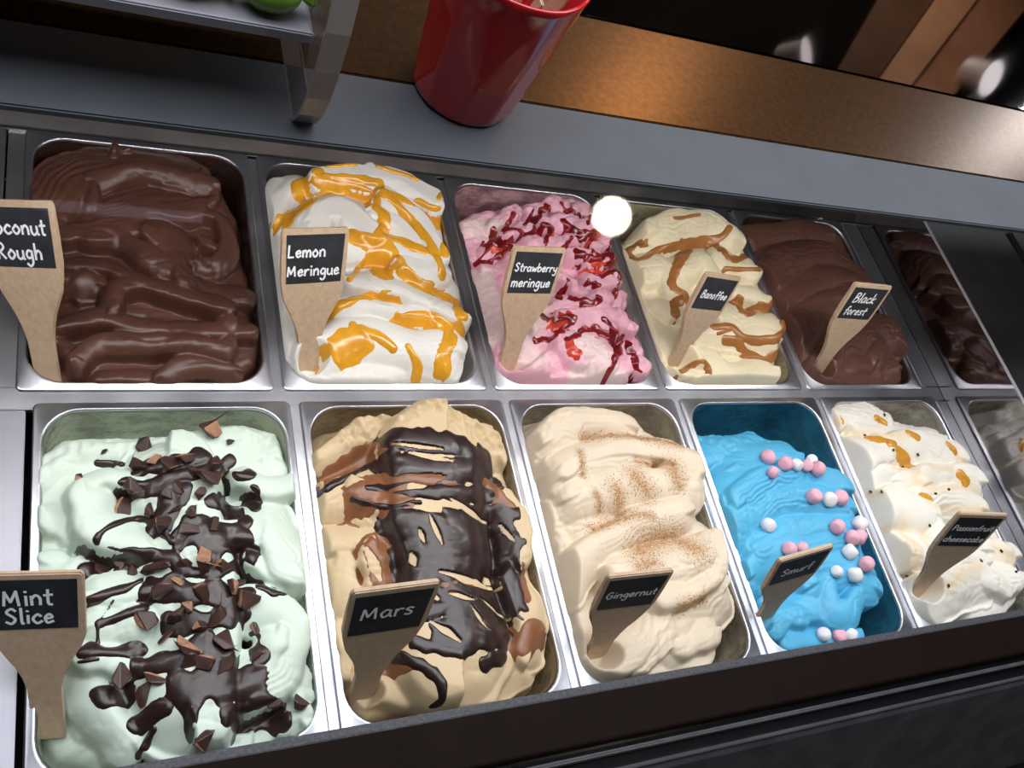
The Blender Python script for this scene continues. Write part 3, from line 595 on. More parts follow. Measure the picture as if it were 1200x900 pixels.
c.sauce('chocolate_sauce', [([(230, 186), (282, 186)], 9), ([(300, 262), (400, 222), (500, 200), (540, 182)], (26, 16)), ([(330, 200), (480, 170)], 22), ([(190, 375), (215, 400), (232, 352), (290, 322), (350, 322), (400, 370)], 9), ([(440, 345), (555, 372)], 44), ([(500, 272), (550, 302)], 22), ([(545, 212), (588, 210)], 16), ([(592, 250), (602, 292)], 15), ([(575, 318), (580, 322)], 17),
    ([(205, 440), (300, 412), (380, 402), (450, 440), (560, 430)], 20), ([(200, 512), (330, 462)], 11), ([(240, 560), (340, 522)], 13), ([(265, 505), (235, 560), (230, 610)], 3), ([(592, 390), (590, 450), (640, 490)], 12), ([(360, 482), (560, 502)], 34), ([(400, 562), (560, 540)], 30), ([(188, 632), (260, 630), (340, 622)], 18), ([(330, 662), (420, 642), (482, 602)], 28), ([(235, 732), (300, 736)], 26), ([(430, 715), (580, 700)], 46),
    ([(322, 800), (382, 762)], 24), ([(325, 872), (360, 812)], 10), ([(450, 822), (450, 762)], 11), ([(545, 775), (655, 800)], 28), ([(600, 742), (650, 762)], 18), ([(596, 602), (604, 640)], 18), ([(380, 330), (400, 280), (420, 250)], 30), ([(460, 620), (540, 650)], 26), ([(180, 655), (230, 650)], 4), ([(215, 385), (205, 410)], 7), ([(640, 490), (670, 492)], 6)], DARK, 0.0026, (), 0.5, 300)
CH_A = mat_plain('chunk_chocolate', (0.060, 0.029, 0.023), 0.38, nscale=70, var=0.4, bmp=0.4)
CH_B = mat_plain('chunk_biscuit', (0.36, 0.19, 0.11), 0.75, nscale=120, var=0.4, bmp=0.6)
rr = random.Random(3)
def chunk(p, size):
    bm = bmesh.new(); pts = []
    sx, sy, sz = size * rr.uniform(0.8, 1.25), size * rr.uniform(0.55, 0.95), size * rr.uniform(0.35, 0.6)
    for k in range(11):
        a = rr.uniform(0, 6.283); zz = rr.choice((-1, 1)) * rr.uniform(0.75, 1); r = rr.uniform(0.8, 1.0)
        pts.append(bm.verts.new((sx * r * math.cos(a), sy * r * math.sin(a), sz * zz)))
    g = bmesh.ops.convex_hull(bm, input=bm.verts)
    bmesh.ops.delete(bm, geom=[e for e in g['geom_interior'] if isinstance(e, bmesh.types.BMVert)], context='VERTS')
    bmesh.ops.bevel(bm, geom=list(bm.edges), offset=size * 0.06, segments=1, affect='EDGES')
    cut = Vector((rr.uniform(-1, 1), rr.uniform(-1, 0.2), rr.uniform(-0.1, 0.5))).normalized()
    bm.normal_update()
    for f in bm.faces: f.material_index = 1 if f.normal.dot(cut) > 0.72 else 0
    me = bpy.data.meshes.new('biscuit_chunk'); bm.to_mesh(me); bm.free()
    o = link('biscuit_chunk', me, [CH_A, CH_B]); o.location = (p[0], p[1], p[2] + sz * 0.75)
    o.rotation_euler = (rr.uniform(-0.6, 0.6), rr.uniform(-0.6, 0.6), rr.uniform(0, 6.28))
    tag(o, 'broken piece of chocolate coated biscuit on the mint ice cream', 'biscuit', 'biscuit pieces on the mint ice cream')
for x, y, sz in [(340, 150, 26), (332, 190, 24), (310, 240, 24), (290, 298, 28), (482, 225, 34), (420, 242, 18), (490, 115, 30), (540, 135, 12), (400, 190, 26), (432, 178, 24), (500, 186, 24), (378, 330, 26), (440, 350, 30), (410, 298, 18), (452, 300, 20), (330, 252, 20), (232, 432, 26), (282, 424, 22), (370, 436, 34), (464, 415, 28), (428, 432, 22), (520, 430, 22), (380, 490, 28), (470, 490, 28), (580, 506, 28), (540, 482, 22), (412, 542, 26), (340, 556, 32), (502, 546, 28), (440, 520, 18), (452, 606, 40), (478, 650, 24), (530, 600, 26), (600, 576, 18), (600, 640, 14), (286, 688, 30), (342, 728, 36), (520, 660, 22), (640, 752, 16), (700, 746, 22), (482, 838, 22), (442, 652, 26), (360, 690, 22), (186, 220, 12), (360, 180, 18), (450, 210, 16), (470, 260, 16), (390, 262, 18), (350, 300, 16), (500, 330, 18), (410, 470, 18), (310, 440, 16), (560, 470, 16), (470, 570, 16), (390, 590, 20), (370, 640, 16), (240, 160, 10)]:
    chunk(c.hit((x, y)), c.W((x, y), sz, 0.02) * 1.22)

# ---- pan 2 front: coffee-cream with chocolate and caramel
TAN = mat_cream('tan_cream', (0.64, 0.49, 0.30), 0.5, 170, 0.3)
c = Cream(1, 1, (340, 450, 2.194), -0.006, 77)
c.body([(68, 200), (120, 125), (200, 92), (260, 82), (370, 86), (440, 92), (525, 130), (550, 175), (565, 270), (612, 330), (614, 430), (645, 560), (668, 650), (630, 740), (530, 800), (400, 838), (200, 842), (150, 750), (120, 640), (100, 500), (78, 330)], 0.024)
for a in [([(85, 190), (170, 130), (260, 110), (360, 110)], 44, 10), ([(400, 110), (500, 130), (530, 170)], 40, 8), ([(90, 300), (170, 290), (235, 340)], 58, 16, None, 4, .0015), ([(110, 400), (190, 380), (240, 370)], 42, 14), ([(120, 470), (140, 540), (170, 600)], 62, 10, None, 5, .0013), ([(140, 640), (150, 720)], 45, 2), ([(400, 150), (390, 300), (420, 440), (430, 560), (440, 660)], 150, 40, 40, 3, .0012),
          ([(210, 260), (250, 280)], 60, 24), ([(230, 430), (250, 500)], 55, 20), ([(540, 300), (580, 360), (590, 430)], 52, 18), ([(590, 500), (630, 600), (620, 680)], 56, 16), ([(560, 720), (640, 660)], 46, 10, None, 4, .0014), ([(220, 760), (330, 770)], 56, 10, None, 4, .0013), ([(400, 800), (500, 780), (590, 740)], 46, 2, None, 4, .0014), ([(320, 700), (400, 720)], 60, 18)]:
    c.fold(*a)
rg = c.region([([(120, 140), (260, 100), (400, 110), (520, 150)], 44)]); c.rough(0.0030, 330, rg); c.rough(0.0018, 640, rg, 2)
c.finish(2)
make_pan(c.x, c.y, 'steel pan of tan ice cream under dark chocolate sauce', mat_smear('tan_smear', (0.34, 0.26, 0.15), 0.36, 0.6))
c.build('tan caramel ice cream mostly covered with glossy dark chocolate sauce', TAN)
MILK = mat_sauce('milk_chocolate_layer', (0.24, 0.095, 0.040), 0.30, 0.0, 0.15, 0.2)
c.sauce('milk_chocolate_layer', [([(88, 252), (160, 205), (242, 172)], (24, 32)), ([(185, 295), (235, 265), (270, 300)], 44), ([(232, 425), (245, 480)], 46), ([(500, 250), (555, 320)], 22), ([(590, 480), (602, 545)], 18), ([(592, 660), (640, 640)], 34), ([(240, 735), (300, 730)], 16), ([(300, 240), (420, 250)], 14), ([(400, 520), (470, 530)], 14)], MILK, 0.0020, [([(205, 440), (225, 490)], 16)], 0.2)
c.sauce('dark_chocolate_sauce', [([(88, 272), (150, 232), (250, 202)], 12), ([(265, 140), (400, 152), (500, 190)], 34), ([(250, 200), (380, 222), (500, 212)], 38), ([(200, 268), (330, 272), (500, 290)], (10, 30)), ([(160, 298), (250, 316), (330, 302)], 9), ([(285, 362), (420, 372), (540, 352)], 50), ([(290, 440), (350, 432), (550, 412)], 42), ([(330, 490), (480, 462), (560, 492)], 42), ([(425, 562), (555, 562)], 52), ([(400, 640), (540, 642)], 44), ([(320, 662), (440, 692)], 18),
    ([(280, 702), (370, 742), (392, 800), (362, 832)], (16, 10)), ([(520, 250), (542, 262)], 12), ([(545, 700), (500, 722)], 16), ([(300, 480), (330, 460)], 40), ([(350, 590), (420, 560)], 20), ([(570, 420), (590, 560)], 14)], DARK, 0.0030,
    [([(325, 180), (400, 196)], 8), ([(285, 158), (372, 166)], 6), ([(280, 272), (372, 246)], 9), ([(430, 310), (492, 352)], 8), ([(318, 312), (372, 326)], 8), ([(410, 492), (505, 522)], 10), ([(418, 540), (462, 552)], 7), ([(375, 620), (425, 652)], 8), ([(335, 380), (342, 400)], 7), ([(365, 350), (385, 400)], 7), ([(310, 440), (318, 460)], 9), ([(500, 560), (545, 600)], 5), ([(470, 580), (500, 620)], 4), ([(545, 370), (570, 400)], 6), ([(300, 240), (370, 236)], 5)], 0.35, 300)

# ---- pan 3 front: ginger with biscuit crumb
GING = mat_cream('ginger_cream', (0.69, 0.58, 0.44), 0.45, 150, 0.25, (0.46, 0.25, 0.10))
c = Cream(2, 1, (590, 450, 2.571), -0.004, 88)
c.body([(66, 165), (110, 122), (180, 84), (240, 74), (385, 92), (420, 132), (545, 182), (605, 222), (605, 310), (590, 400), (645, 430), (672, 500), (668, 580), (694, 640), (675, 740), (645, 832), (480, 850), (310, 884), (230, 830), (200, 700), (170, 560), (115, 370), (78, 280)], 0.024)
for a in [([(150, 160), (240, 110), (360, 120)], 56, 30, None, 3, .0008), ([(110, 240), (170, 290)], 55, 10), ([(180, 240), (240, 200), (330, 185), (460, 180), (590, 225)], 44, 40, None, 4, .0013), ([(180, 280), (290, 250), (420, 240)], 46, 36, None, 3, .001), ([(230, 330), (360, 310), (480, 300), (580, 280)], 62, 38, None, 4, .0013), ([(560, 250), (590, 290), (560, 340)], 40, 38),
          ([(140, 400), (220, 420), (280, 440)], 64, 18, None, 3, .001), ([(170, 470), (200, 540)], 52, 14), ([(215, 590), (290, 500), (400, 440), (530, 390)], 60, 36, None, 5, .0015), ([(370, 540), (480, 520), (600, 490)], 84, 38, 34, 4, .0015), ([(490, 630), (590, 610), (655, 540), (640, 460)], 34, 40, None, 3, .001), ([(440, 600), (520, 640)], 40, 30),
          ([(230, 640), (260, 720), (240, 790)], 40, 14), ([(280, 870), (380, 790), (470, 690)], 54, 24, None, 3, .0012), ([(400, 830), (480, 740), (490, 680)], 44, 22, None, 4, .0014), ([(520, 780), (590, 710), (650, 640)], 70, 18, None, 4, .0014), ([(540, 760), (620, 740)], 50, 20), ([(430, 840), (600, 810)], 40, 2)]:
    c.fold(*a)
c.rough(0.0010, 520, c.region([([(70, 150), (120, 130)], 40), ([(300, 80), (380, 100)], 30)]))
c.finish(2)
crumbs = [([(240, 165), (400, 160), (520, 182)], 20), ([(235, 205), (242, 280)], 14), ([(400, 282), (430, 320)], 34), ([(510, 250), (520, 290)], 28), ([(345, 320), (360, 390)], 30), ([(265, 432), (380, 400), (450, 400)], 20), ([(410, 500), (500, 460), (590, 500)], 44), ([(410, 550), (450, 540)], 30), ([(540, 672), (602, 650)], 18), ([(280, 330), (290, 380)], 14), ([(400, 240), (480, 230)], 12)]
crumbs = [(p_, w_ * 1.35) for p_, w_ in crumbs]
c.tint = c.region(crumbs, 1.1)
make_pan(c.x, c.y, 'steel pan of beige ginger ice cream', mat_smear('ginger_smear', (0.30, 0.27, 0.20), 0.34, 0.6))
c.build('beige ginger ice cream in thick rolls dusted with biscuit crumb', GING)
# crumb grains, too many to count
rg = c.region(crumbs, 0.9); rs_ = np.random.RandomState(4); iy, ix = np.where(rg > 0.25)
pk = rs_.choice(len(iy), 5200, p=(rg[iy, ix] ** 2) / (rg[iy, ix] ** 2).sum()); V, F = [], []
for k in pk:
    x, y = c.X[iy[k], ix[k]] + rs_.uniform(-1, 1) * STEP / 2, c.Y[iy[k], ix[k]] + rs_.uniform(-1, 1) * STEP / 2; z = c.height(x, y); r = rs_.uniform(0.00035, 0.0011); n0 = len(V); a = rs_.rand() * 6.28
    for j in range(3): V.append((x + r * math.cos(a + j * 2.09), y + r * math.sin(a + j * 2.09), z - r * 0.2))
    V.append((x, y, z + r * 0.9)); F += [(n0, n0 + 1, n0 + 3), (n0 + 1, n0 + 2, n0 + 3), (n0 + 2, n0, n0 + 3)]
me = bpy.data.meshes.new('biscuit_crumbs'); me.from_pydata(V, [], F); me.update()
tag(link('biscuit_crumbs', me, mat_plain('crumb', (0.44, 0.24, 0.10), 0.9, nscale=300, var=0.4), c.root), kind='stuff')

# ---- pan 4 front: blue with marshmallows
BLUE = mat_cream('blue_cream', (0.09, 0.42, 0.66), 0.42, 150, 0.25, None, 0.08)
c = Cream(3, 1, (780, 450, 2.727), -0.022, 99)
c.body([(86, 165), (150, 182), (270, 156), (340, 172), (400, 190), (470, 240), (562, 300), (595, 400), (645, 480), (664, 580), (668, 640), (628, 750), (595, 815), (430, 845), (340, 810), (310, 740), (285, 690), (262, 600), (285, 560), (278, 515), (225, 500), (185, 420), (140, 300), (95, 220)], 0.02, slope=3)
for a in [([(130, 220), (200, 200), (300, 180)], 50, -8), ([(230, 250), (300, 210), (400, 215)], 52, 4, None, 3, .001), ([(190, 350), (240, 280), (330, 240), (420, 250)], 56, 6, None, 4, .0016), ([(200, 420), (250, 400)], 50, -6), ([(270, 380), (350, 320), (450, 300), (560, 330)], 58, 14, None, 4, .0016), ([(240, 460), (310, 400), (420, 370), (570, 390)], 56, 14, None, 4, .0016), ([(300, 520), (390, 450), (580, 430)], 52, 12, None, 3, .0014),
          ([(290, 600), (360, 550), (480, 540), (610, 500)], 54, 8, None, 4, .0014), ([(270, 640), (330, 590)], 40, -2), ([(480, 600), (560, 580), (640, 600)], 50, 8), ([(500, 640), (600, 610), (655, 640)], 50, 6), ([(530, 650), (550, 720), (600, 730), (630, 680)], 34, 8, None, 3, .001), ([(350, 770), (420, 700), (500, 650)], 44, -6, None, 4, .0014), ([(420, 740), (480, 700)], 40, -2), ([(400, 810), (500, 790), (590, 780)], 42, -14)]:
    c.fold(*a)
c.rough(0.0016, 380, c.region([([(90, 170), (180, 180), (270, 160)], 40)]))
c.finish(2)
make_pan(c.x, c.y, 'steel pan of bright blue ice cream', mat_smear('blue_smear', (0.02, 0.13, 0.19), 0.24, 0.55))
c.build('bright blue ice cream dotted with tiny pink and white marshmallows', BLUE)
MPINK = mat_plain('pink_marshmallow', (0.80, 0.42, 0.52), 0.7, nscale=40, var=0.08, sss=0.1); MWHITE = mat_plain('white_marshmallow', (0.82, 0.78, 0.80), 0.7, nscale=40, var=0.05, sss=0.1)
mm = {}
def marsh(p, r, white):
    k = 'w' if white else 'p'
    if k not in mm:
        bm = bmesh.new(); lathe(bm, [(0.55, -0.85), (0.82, -0.72), (0.95, -0.4), (1.0, 0), (0.95, 0.4), (0.82, 0.72), (0.55, 0.85)], 20, close=True); bmesh.ops.recalc_face_normals(bm, faces=bm.faces)
        me = bpy.data.meshes.new('mini_marshmallow'); bm.to_mesh(me); bm.free(); me.materials.append(MWHITE if white else MPINK); me.polygons.foreach_set('use_smooth', [True] * len(me.polygons)); mm[k] = me
    o = bpy.data.objects.new('mini_marshmallow', mm[k]); COL.objects.link(o); o.location = (p[0], p[1], p[2] + r * 0.55); o.scale = (r, r, r * rr.uniform(0.8, 1.05)); o.rotation_euler = (rr.uniform(-1.4, 1.4), rr.uniform(-1.4, 1.4), rr.uniform(0, 6))
    tag(o, 'tiny white marshmallow on the blue ice cream' if white else 'tiny pink marshmallow on the blue ice cream', 'marshmallow', 'white marshmallows on the blue ice cream' if white else 'pink marshmallows on the blue ice cream')
for x, y, w in [(320, 240, 0), (337, 287, 0), (375, 260, 0), (445, 266, 0), (485, 244, 0), (478, 276, 0), (465, 364, 0), (550, 369, 0), (540, 461, 0), (430, 527, 0), (388, 532, 0), (588, 496, 0), (612, 494, 0), (633, 580, 0), (547, 808, 0), (412, 263, 1), (460, 248, 1), (515, 374, 1), (320, 456, 1), (612, 452, 1), (580, 541, 1), (540, 603, 1), (596, 614, 1), (497, 804, 1), (582, 806, 1)]:
    marsh(c.hit((x, y)), c.W((x, y), 20, 0.0) * (0.92 if (x * 7 + y) % 3 else 0.75), w)

# ---- pan 5 front: white with passionfruit
WHITE2 = mat_cream('white_cheesecake_cream', (0.80, 0.76, 0.68), 0.45, 150, 0.25, (0.78, 0.50, 0.16))
c = Cream(4, 1, (940, 440, 2.8115), -0.004, 111)
c.body([(92, 130), (150, 100), (230, 92), (285, 105), (330, 165), (430, 182), (495, 205), (545, 285), (585, 315), (610, 420), (660, 480), (695, 560), (715, 650), (700, 730), (610, 785), (480, 800), (390, 780), (345, 690), (290, 570), (250, 480), (195, 380), (140, 260)], 0.022)
for a in [([(120, 130), (230, 110), (270, 130)], 40, 8), ([(200, 160), (320, 180), (450, 200)], 40, 12), ([(160, 250), (250, 225)], 58, 26, None, 3, .0012), ([(290, 230), (400, 230), (520, 270)], 46, 24, None, 4, .0014), ([(190, 345), (290, 330)], 48, 22, None, 3, .001), ([(240, 460), (330, 425), (430, 460)], 58, 32, None, 3, .001), ([(340, 350), (400, 340)], 40, 24), ([(430, 350), (500, 330), (570, 345)], 46, 26, None, 4, .0016), ([(420, 410), (520, 410), (580, 430)], 46, 26, None, 3, .0014),
          ([(290, 560), (360, 545), (430, 570)], 56, 26), ([(440, 490), (470, 560)], 46, 28), ([(370, 590), (430, 590)], 36, 28), ([(400, 740), (490, 710), (600, 680)], 62, 24, 18, 3, .0006), ([(540, 640), (600, 620)], 40, 26, None, 3, .001), ([(620, 650), (700, 650)], 60, 24, None, 5, .0018), ([(560, 770), (640, 740), (690, 710)], 36, 0), ([(640, 580), (690, 590)], 46, 22)]:
    c.fold(*a)
c.rough(0.0010, 520, c.region([([(120, 120), (250, 110), (400, 190)], 44)]))
c.finish(2)
c.tint = c.region([([(120, 150), (125, 155)], 20), ([(240, 200), (350, 190)], 26), ([(300, 235), (340, 285)], 22), ([(370, 345), (430, 370)], 34), ([(505, 250), (520, 280)], 18), ([(520, 330), (545, 345)], 22), ([(330, 500), (345, 650)], 34), ([(450, 700), (590, 620)], 26), ([(640, 570), (690, 600)], 32), ([(405, 400), (420, 420)], 22), ([(440, 435), (600, 432)], 18), ([(210, 390), (260, 385)], 18), ([(430, 300), (500, 305)], 16)] + [([(150, 200), (280, 190)], 20), ([(300, 300), (400, 320)], 24), ([(450, 380), (560, 380)], 20), ([(250, 520), (300, 500)], 24), ([(400, 520), (440, 600)], 22)], 1.6)
make_pan(c.x, c.y, 'steel pan of white ice cream with yellow syrup and black seeds', mat_smear('white_smear', (0.42, 0.40, 0.34), 0.38, 0.62))
c.build('white cheesecake ice cream with yellow syrup and black passionfruit seeds', WHITE2)
c.sauce('passionfruit_syrup', [([(222, 205), (300, 225)], 12), ([(312, 252), (342, 290)], 14), ([(350, 186), (382, 206)], 9), ([(105, 146), (126, 151)], 12), ([(480, 226), (502, 248)], 8), ([(246, 140), (276, 156)], 8), ([(395, 395), (425, 410)], 9), ([(520, 325), (540, 350)], 9)], mat_sauce('amber_syrup', (0.62, 0.28, 0.03), 0.12, 0.2), 0.0014)
SEED = mat_plain('seed_black', (0.012, 0.010, 0.008), 0.25)
sm = None
for k, (x, y) in enumerate([(205, 198), (262, 384), (226, 384), (300, 246), (380, 260), (482, 376), (420, 495), (345, 660), (482, 692), (655, 578), (704, 648), (590, 612), (440, 390), (270, 130), (330, 300)]):
    if sm is None:
        bm = bmesh.new(); bmesh.ops.create_icosphere(bm, subdivisions=2, radius=1.0)
        for v in bm.verts: v.co.x *= (1.0 + 0.25 * v.co.x); v.co.z *= 0.6
        sm = bpy.data.meshes.new('seed'); bm.to_mesh(sm); bm.free(); sm.materials.append(SEED); sm.polygons.foreach_set('use_smooth', [True] * len(sm.polygons))
    p = c.hit((x, y)); o = bpy.data.objects.new('seed', sm); COL.objects.link(o); o.parent = c.root; o.matrix_parent_inverse = Matrix.Translation(-c.root.location)
    o.location = (p[0], p[1], p[2] + 0.0006); o.scale = (0.0030, 0.0022, 0.0022); o.rotation_euler = (0, 0, k * 1.3)

# ------------------------------------------------------------------ chalk paddles
GL = {
 'a': (1.0, [[(.8, .85), (.45, 1), (.08, .55), (.3, .02), (.7, .35), (.8, .95), (.8, .3), (.95, .02)]]), 'b': (.95, [[(.12, 1.8), (.1, .05)], [(.12, .6), (.5, .98), (.85, .5), (.5, 0), (.12, .2)]]),
 'c': (.85, [[(.75, .8), (.45, 1), (.08, .5), (.4, 0), (.8, .22)]]), 'e': (.9, [[(.12, .5), (.72, .62), (.5, 1), (.12, .62), (.3, .04), (.82, .22)]]),
 'f': (.75, [[(.8, 1.6), (.55, 1.8), (.38, 1.3), (.35, -.1)], [(.08, .95), (.7, 1)]]), 'g': (.95, [[(.78, .85), (.4, 1), (.1, .55), (.35, .12), (.72, .4), (.78, .95), (.75, -.35), (.4, -.75), (.08, -.5)]]),
 'h': (.95, [[(.12, 1.8), (.1, 0)], [(.12, .55), (.45, 1), (.76, .7), (.78, 0)]]), 'i': (.42, [[(.2, .95), (.2, 0)], [(.2, 1.38), (.22, 1.46)]]), 'k': (.85, [[(.12, 1.8), (.1, 0)], [(.7, 1), (.15, .45), (.78, 0)]]),
 'l': (.42, [[(.2, 1.8), (.18, .2), (.34, .02)]]), 'm': (1.35, [[(.1, .95), (.1, 0)], [(.1, .6), (.38, 1), (.62, .7), (.62, 0)], [(.62, .6), (.92, 1), (1.15, .7), (1.18, 0)]]), 'n': (.95, [[(.1, .95), (.1, 0)], [(.1, .6), (.45, 1), (.75, .7), (.78, 0)]]),
 'o': (.95, [[(.45, 1), (.08, .5), (.42, 0), (.82, .5), (.5, 1), (.4, .98)]]), 'p': (.95, [[(.12, 1), (.1, -.8)], [(.12, .6), (.5, 1), (.85, .55), (.5, .02), (.12, .25)]]), 'r': (.75, [[(.12, .95), (.12, 0)], [(.12, .55), (.4, .95), (.7, .9)]]),
 's': (.8, [[(.7, .85), (.4, 1), (.15, .75), (.6, .35), (.4, 0), (.08, .12)]]), 't': (.75, [[(.36, 1.6), (.34, .2), (.6, .02)], [(.05, 1), (.7, 1.05)]]), 'u': (.95, [[(.1, .95), (.12, .25), (.4, 0), (.75, .3), (.78, .95), (.78, .2), (.92, 0)]]),
 'w': (1.2, [[(.08, .95), (.3, .02), (.58, .75), (.85, .02), (1.1, .95)]]), 'y': (.9, [[(.1, .95), (.2, .4), (.5, .3), (.75, .6), (.8, .95), (.72, -.4), (.4, -.75), (.1, -.55)]]),
 'B': (1.15, [[(.15, 1.75), (.12, .02)], [(.1, 1.7), (.6, 1.75), (.85, 1.35), (.5, .95), (.2, .92)], [(.3, .92), (.95, .75), (.9, .2), (.4, 0), (.1, .05)]]), 'C': (1.15, [[(1.0, 1.5), (.6, 1.75), (.1, .9), (.5, 0), (1.05, .3)]]),
 'G': (1.25, [[(1.0, 1.5), (.6, 1.75), (.1, .9), (.5, 0), (1.0, .3), (1.05, .8), (.6, .8)]]), 'L': (1.0, [[(.15, 1.75), (.12, .03)], [(.12, .03), (.85, .05)]]), 'M': (1.5, [[(.1, 0), (.2, 1.45)], [(.2, 1.45), (.62, .35)], [(.62, .35), (1.1, 1.5)], [(1.1, 1.5), (1.25, 0)]]),
 'P': (1.05, [[(.15, 1.75), (.12, 0)], [(.1, 1.65), (.6, 1.75), (.9, 1.3), (.5, .85), (.15, .85)]]), 'R': (1.15, [[(.15, 1.75), (.12, 0)], [(.1, 1.65), (.6, 1.75), (.85, 1.3), (.5, .9), (.2, .9)], [(.3, .9), (.95, 0)]]), 'S': (1.05, [[(.9, 1.45), (.55, 1.75), (.15, 1.3), (.8, .6), (.5, 0), (.08, .25)]]),
}
def text_lines(word):
    x = 0; out = []
    for ch in word:
        w, st = GL[ch]
        for s_ in st: out.append([(x + p[0], p[1]) for p in s_])
        x += w + 0.12
    return out, x
PLEN, PWID = 0.168, 0.076
def paddle(B, TL, TR, lines, label, wood=WOOD, L=None, chalk=CHALK, slant=0.0):
    B, TL, TR = np.array(B), np.array(TL), np.array(TR); mid = (TL + TR) / 2; ax = mid - B; L = np.linalg.norm(ax); ax /= L
    rt = TR - TL; rt -= (rt @ ax) * ax; Wd = np.linalg.norm(TR - TL); rt /= np.linalg.norm(rt); nm = np.cross(rt, ax)   # towards the customer
    if nm @ (CAM_C - B) < 0: nm = -nm
    t = empty('flavour_paddle', tuple(B)); tag(t, label, 'paddle', None)
    def pt(u, v, w): return tuple(B + rt * u + ax * v + nm * w)
    hw = Wd / 2
    half = [(0.0125, -0.028), (0.0125, 0.10 * L), (0.0128, 0.20 * L), (0.0145, 0.29 * L), (0.019, 0.37 * L), (0.026, 0.44 * L), (0.031, 0.50 * L), (0.0345, 0.57 * L), (hw * 0.965, 0.66 * L), (hw * 0.985, 0.80 * L), (hw, 0.965 * L), (hw * 0.985, 0.985 * L), (hw * 0.94, L)]
    out = half + [(-u, v) for u, v in half[::-1]]
    bm = bmesh.new(); th = 0.0055
    a = [bm.verts.new(pt(u, v, 0)) for u, v in out]; b = [bm.verts.new(pt(u, v, -th)) for u, v in out]; n = len(out)
    f1 = bm.faces.new(a); f2 = bm.faces.new(b[::-1])
    for i in range(n): bm.faces.new((a[i], b[i], b[(i + 1) % n], a[(i + 1) % n]))
    es = [e for e in bm.edges if (e.verts[0] in a and e.verts[1] in a) or (e.verts[0] in b and e.verts[1] in b)]
    bmesh.ops.bevel(bm, geom=es, offset=0.0012, segments=2, affect='EDGES')
    from_bm('wooden_body', bm, wood, t)
    v0, v1 = 0.635 * L, 0.962 * L; m = 0.0048
    bm = bmesh.new(); q = [(-hw * 0.955 + m, v0), (hw * 0.955 - m, v0), (hw - m, v1), (-hw + m, v1)]
    a = [bm.verts.new(pt(u, v, 0.0006)) for u, v in q]; b = [bm.verts.new(pt(u, v, -0.0005)) for u, v in q]
    bm.faces.new(a); bm.faces.new(b[::-1])
    for i in range(4): bm.faces.new((a[i], b[i], b[(i + 1) % 4], a[(i + 1) % 4]))
    board = from_bm('chalkboard', bm, SLATE, t)
    bm = bmesh.new(); r = random.Random(len(label)); bh = v1 - v0
    for k, (word, fx, fy, fw) in enumerate(lines):     # start and width as fractions of the board
        st, wtot = text_lines(word); sc = fw * 2 * (hw - m) / wtot; x0 = -hw + m + fx * 2 * (hw - m); y0 = v0 + fy * bh; lw = min(0.00112, 0.14 * sc)
        for s_ in st:
            pth = smooth_path([(x0 + (p[0] + slant * p[1] + r.uniform(-.02, .02)) * sc, y0 + (p[1] + r.uniform(-.03, .03)) * sc) for p in s_], n=5)
            for i in range(len(pth) - 1):
                p, q2 = pth[i], pth[i + 1]; d = q2 - p; ln = np.linalg.norm(d)
                if ln < 1e-7: continue
                d /= ln; nn = np.array([-d[1], d[0]]) * lw; e = d * lw * 0.5
                cs = [p - e + nn, p - e - nn, q2 + e - nn, q2 + e + nn]
                bm.faces.new([bm.verts.new(pt(c_[0], c_[1], 0.0009 + 0.00001 * (i % 3))) for c_ in cs])
    me = bpy.data.meshes.new('lettering'); bm.to_mesh(me); bm.free(); lt = link('lettering', me, chalk); lt.parent = board
    return t
paddle((0.0264, 0.0207, -0.005), (-0.031, 0.1459, 0.1097), (0.0327, 0.1233, 0.1415), [('Coconut', -0.03, 0.56, 0.97), ('Rough', 0.10, 0.14, 0.72)], 'pale wooden chalkboard paddle in the dark chocolate pan, cut by the left plate')
paddle((0.2918, 0.0304, -0.005), (0.2458, 0.1133, 0.1377), (0.3199, 0.1271, 0.1356), [('Lemon', 0.03, 0.55, 0.66), ('Meringue', 0.03, 0.16, 0.92)], 'upright wooden chalkboard paddle lettered Lemon Meringue in white meringue ice cream')
paddle((0.5482, 0.0368, -0.005), (0.5132, 0.1122, 0.1422), (0.5888, 0.1198, 0.1378), [('Strawberry', 0.05, 0.54, 0.93), ('meringue', 0.06, 0.16, 0.86)], 'wooden chalkboard paddle lettered Strawberry meringue in the pink ice cream')
paddle((0.8115, 0.0427, -0.005), (0.796, 0.1006, 0.1351), (0.8699, 0.1076, 0.1191), [('Banoffee', 0.10, 0.36, 0.82)], 'wooden chalkboard paddle lettered Banoffee leaning in the pale cream ice cream', slant=0.1)
paddle((1.0773, 0.0323, -0.005), (1.0425, 0.0869, 0.1512), (1.1189, 0.0865, 0.15), [('Black', 0.14, 0.54, 0.66), ('forest', 0.10, 0.14, 0.66)], 'wooden chalkboard paddle lettered Black forest in the chocolate pan by the mirror wall', slant=0.1)
paddle((0.0325, -0.3112, -0.005), (-0.0107, -0.2255, 0.106), (0.0592, -0.2304, 0.1225), [('Mint', 0.13, 0.50, 0.60), ('Slice', 0.14, 0.12, 0.58)], 'wooden chalkboard paddle lettered Mint Slice in the pale green ice cream')
paddle((0.3023, -0.3359, -0.005), (0.2572, -0.2851, 0.1623), (0.3353, -0.2833, 0.1678), [('Mars', 0.12, 0.40, 0.72)], 'wooden chalkboard paddle with one short word in the tan and dark chocolate ice cream')
paddle((0.5646, -0.3345, -0.005), (0.5157, -0.2884, 0.144), (0.5904, -0.2925, 0.1448), [('Gingernut', 0.06, 0.38, 0.90)], 'wooden chalkboard paddle lettered Gingernut in the beige crumb dusted ice cream')
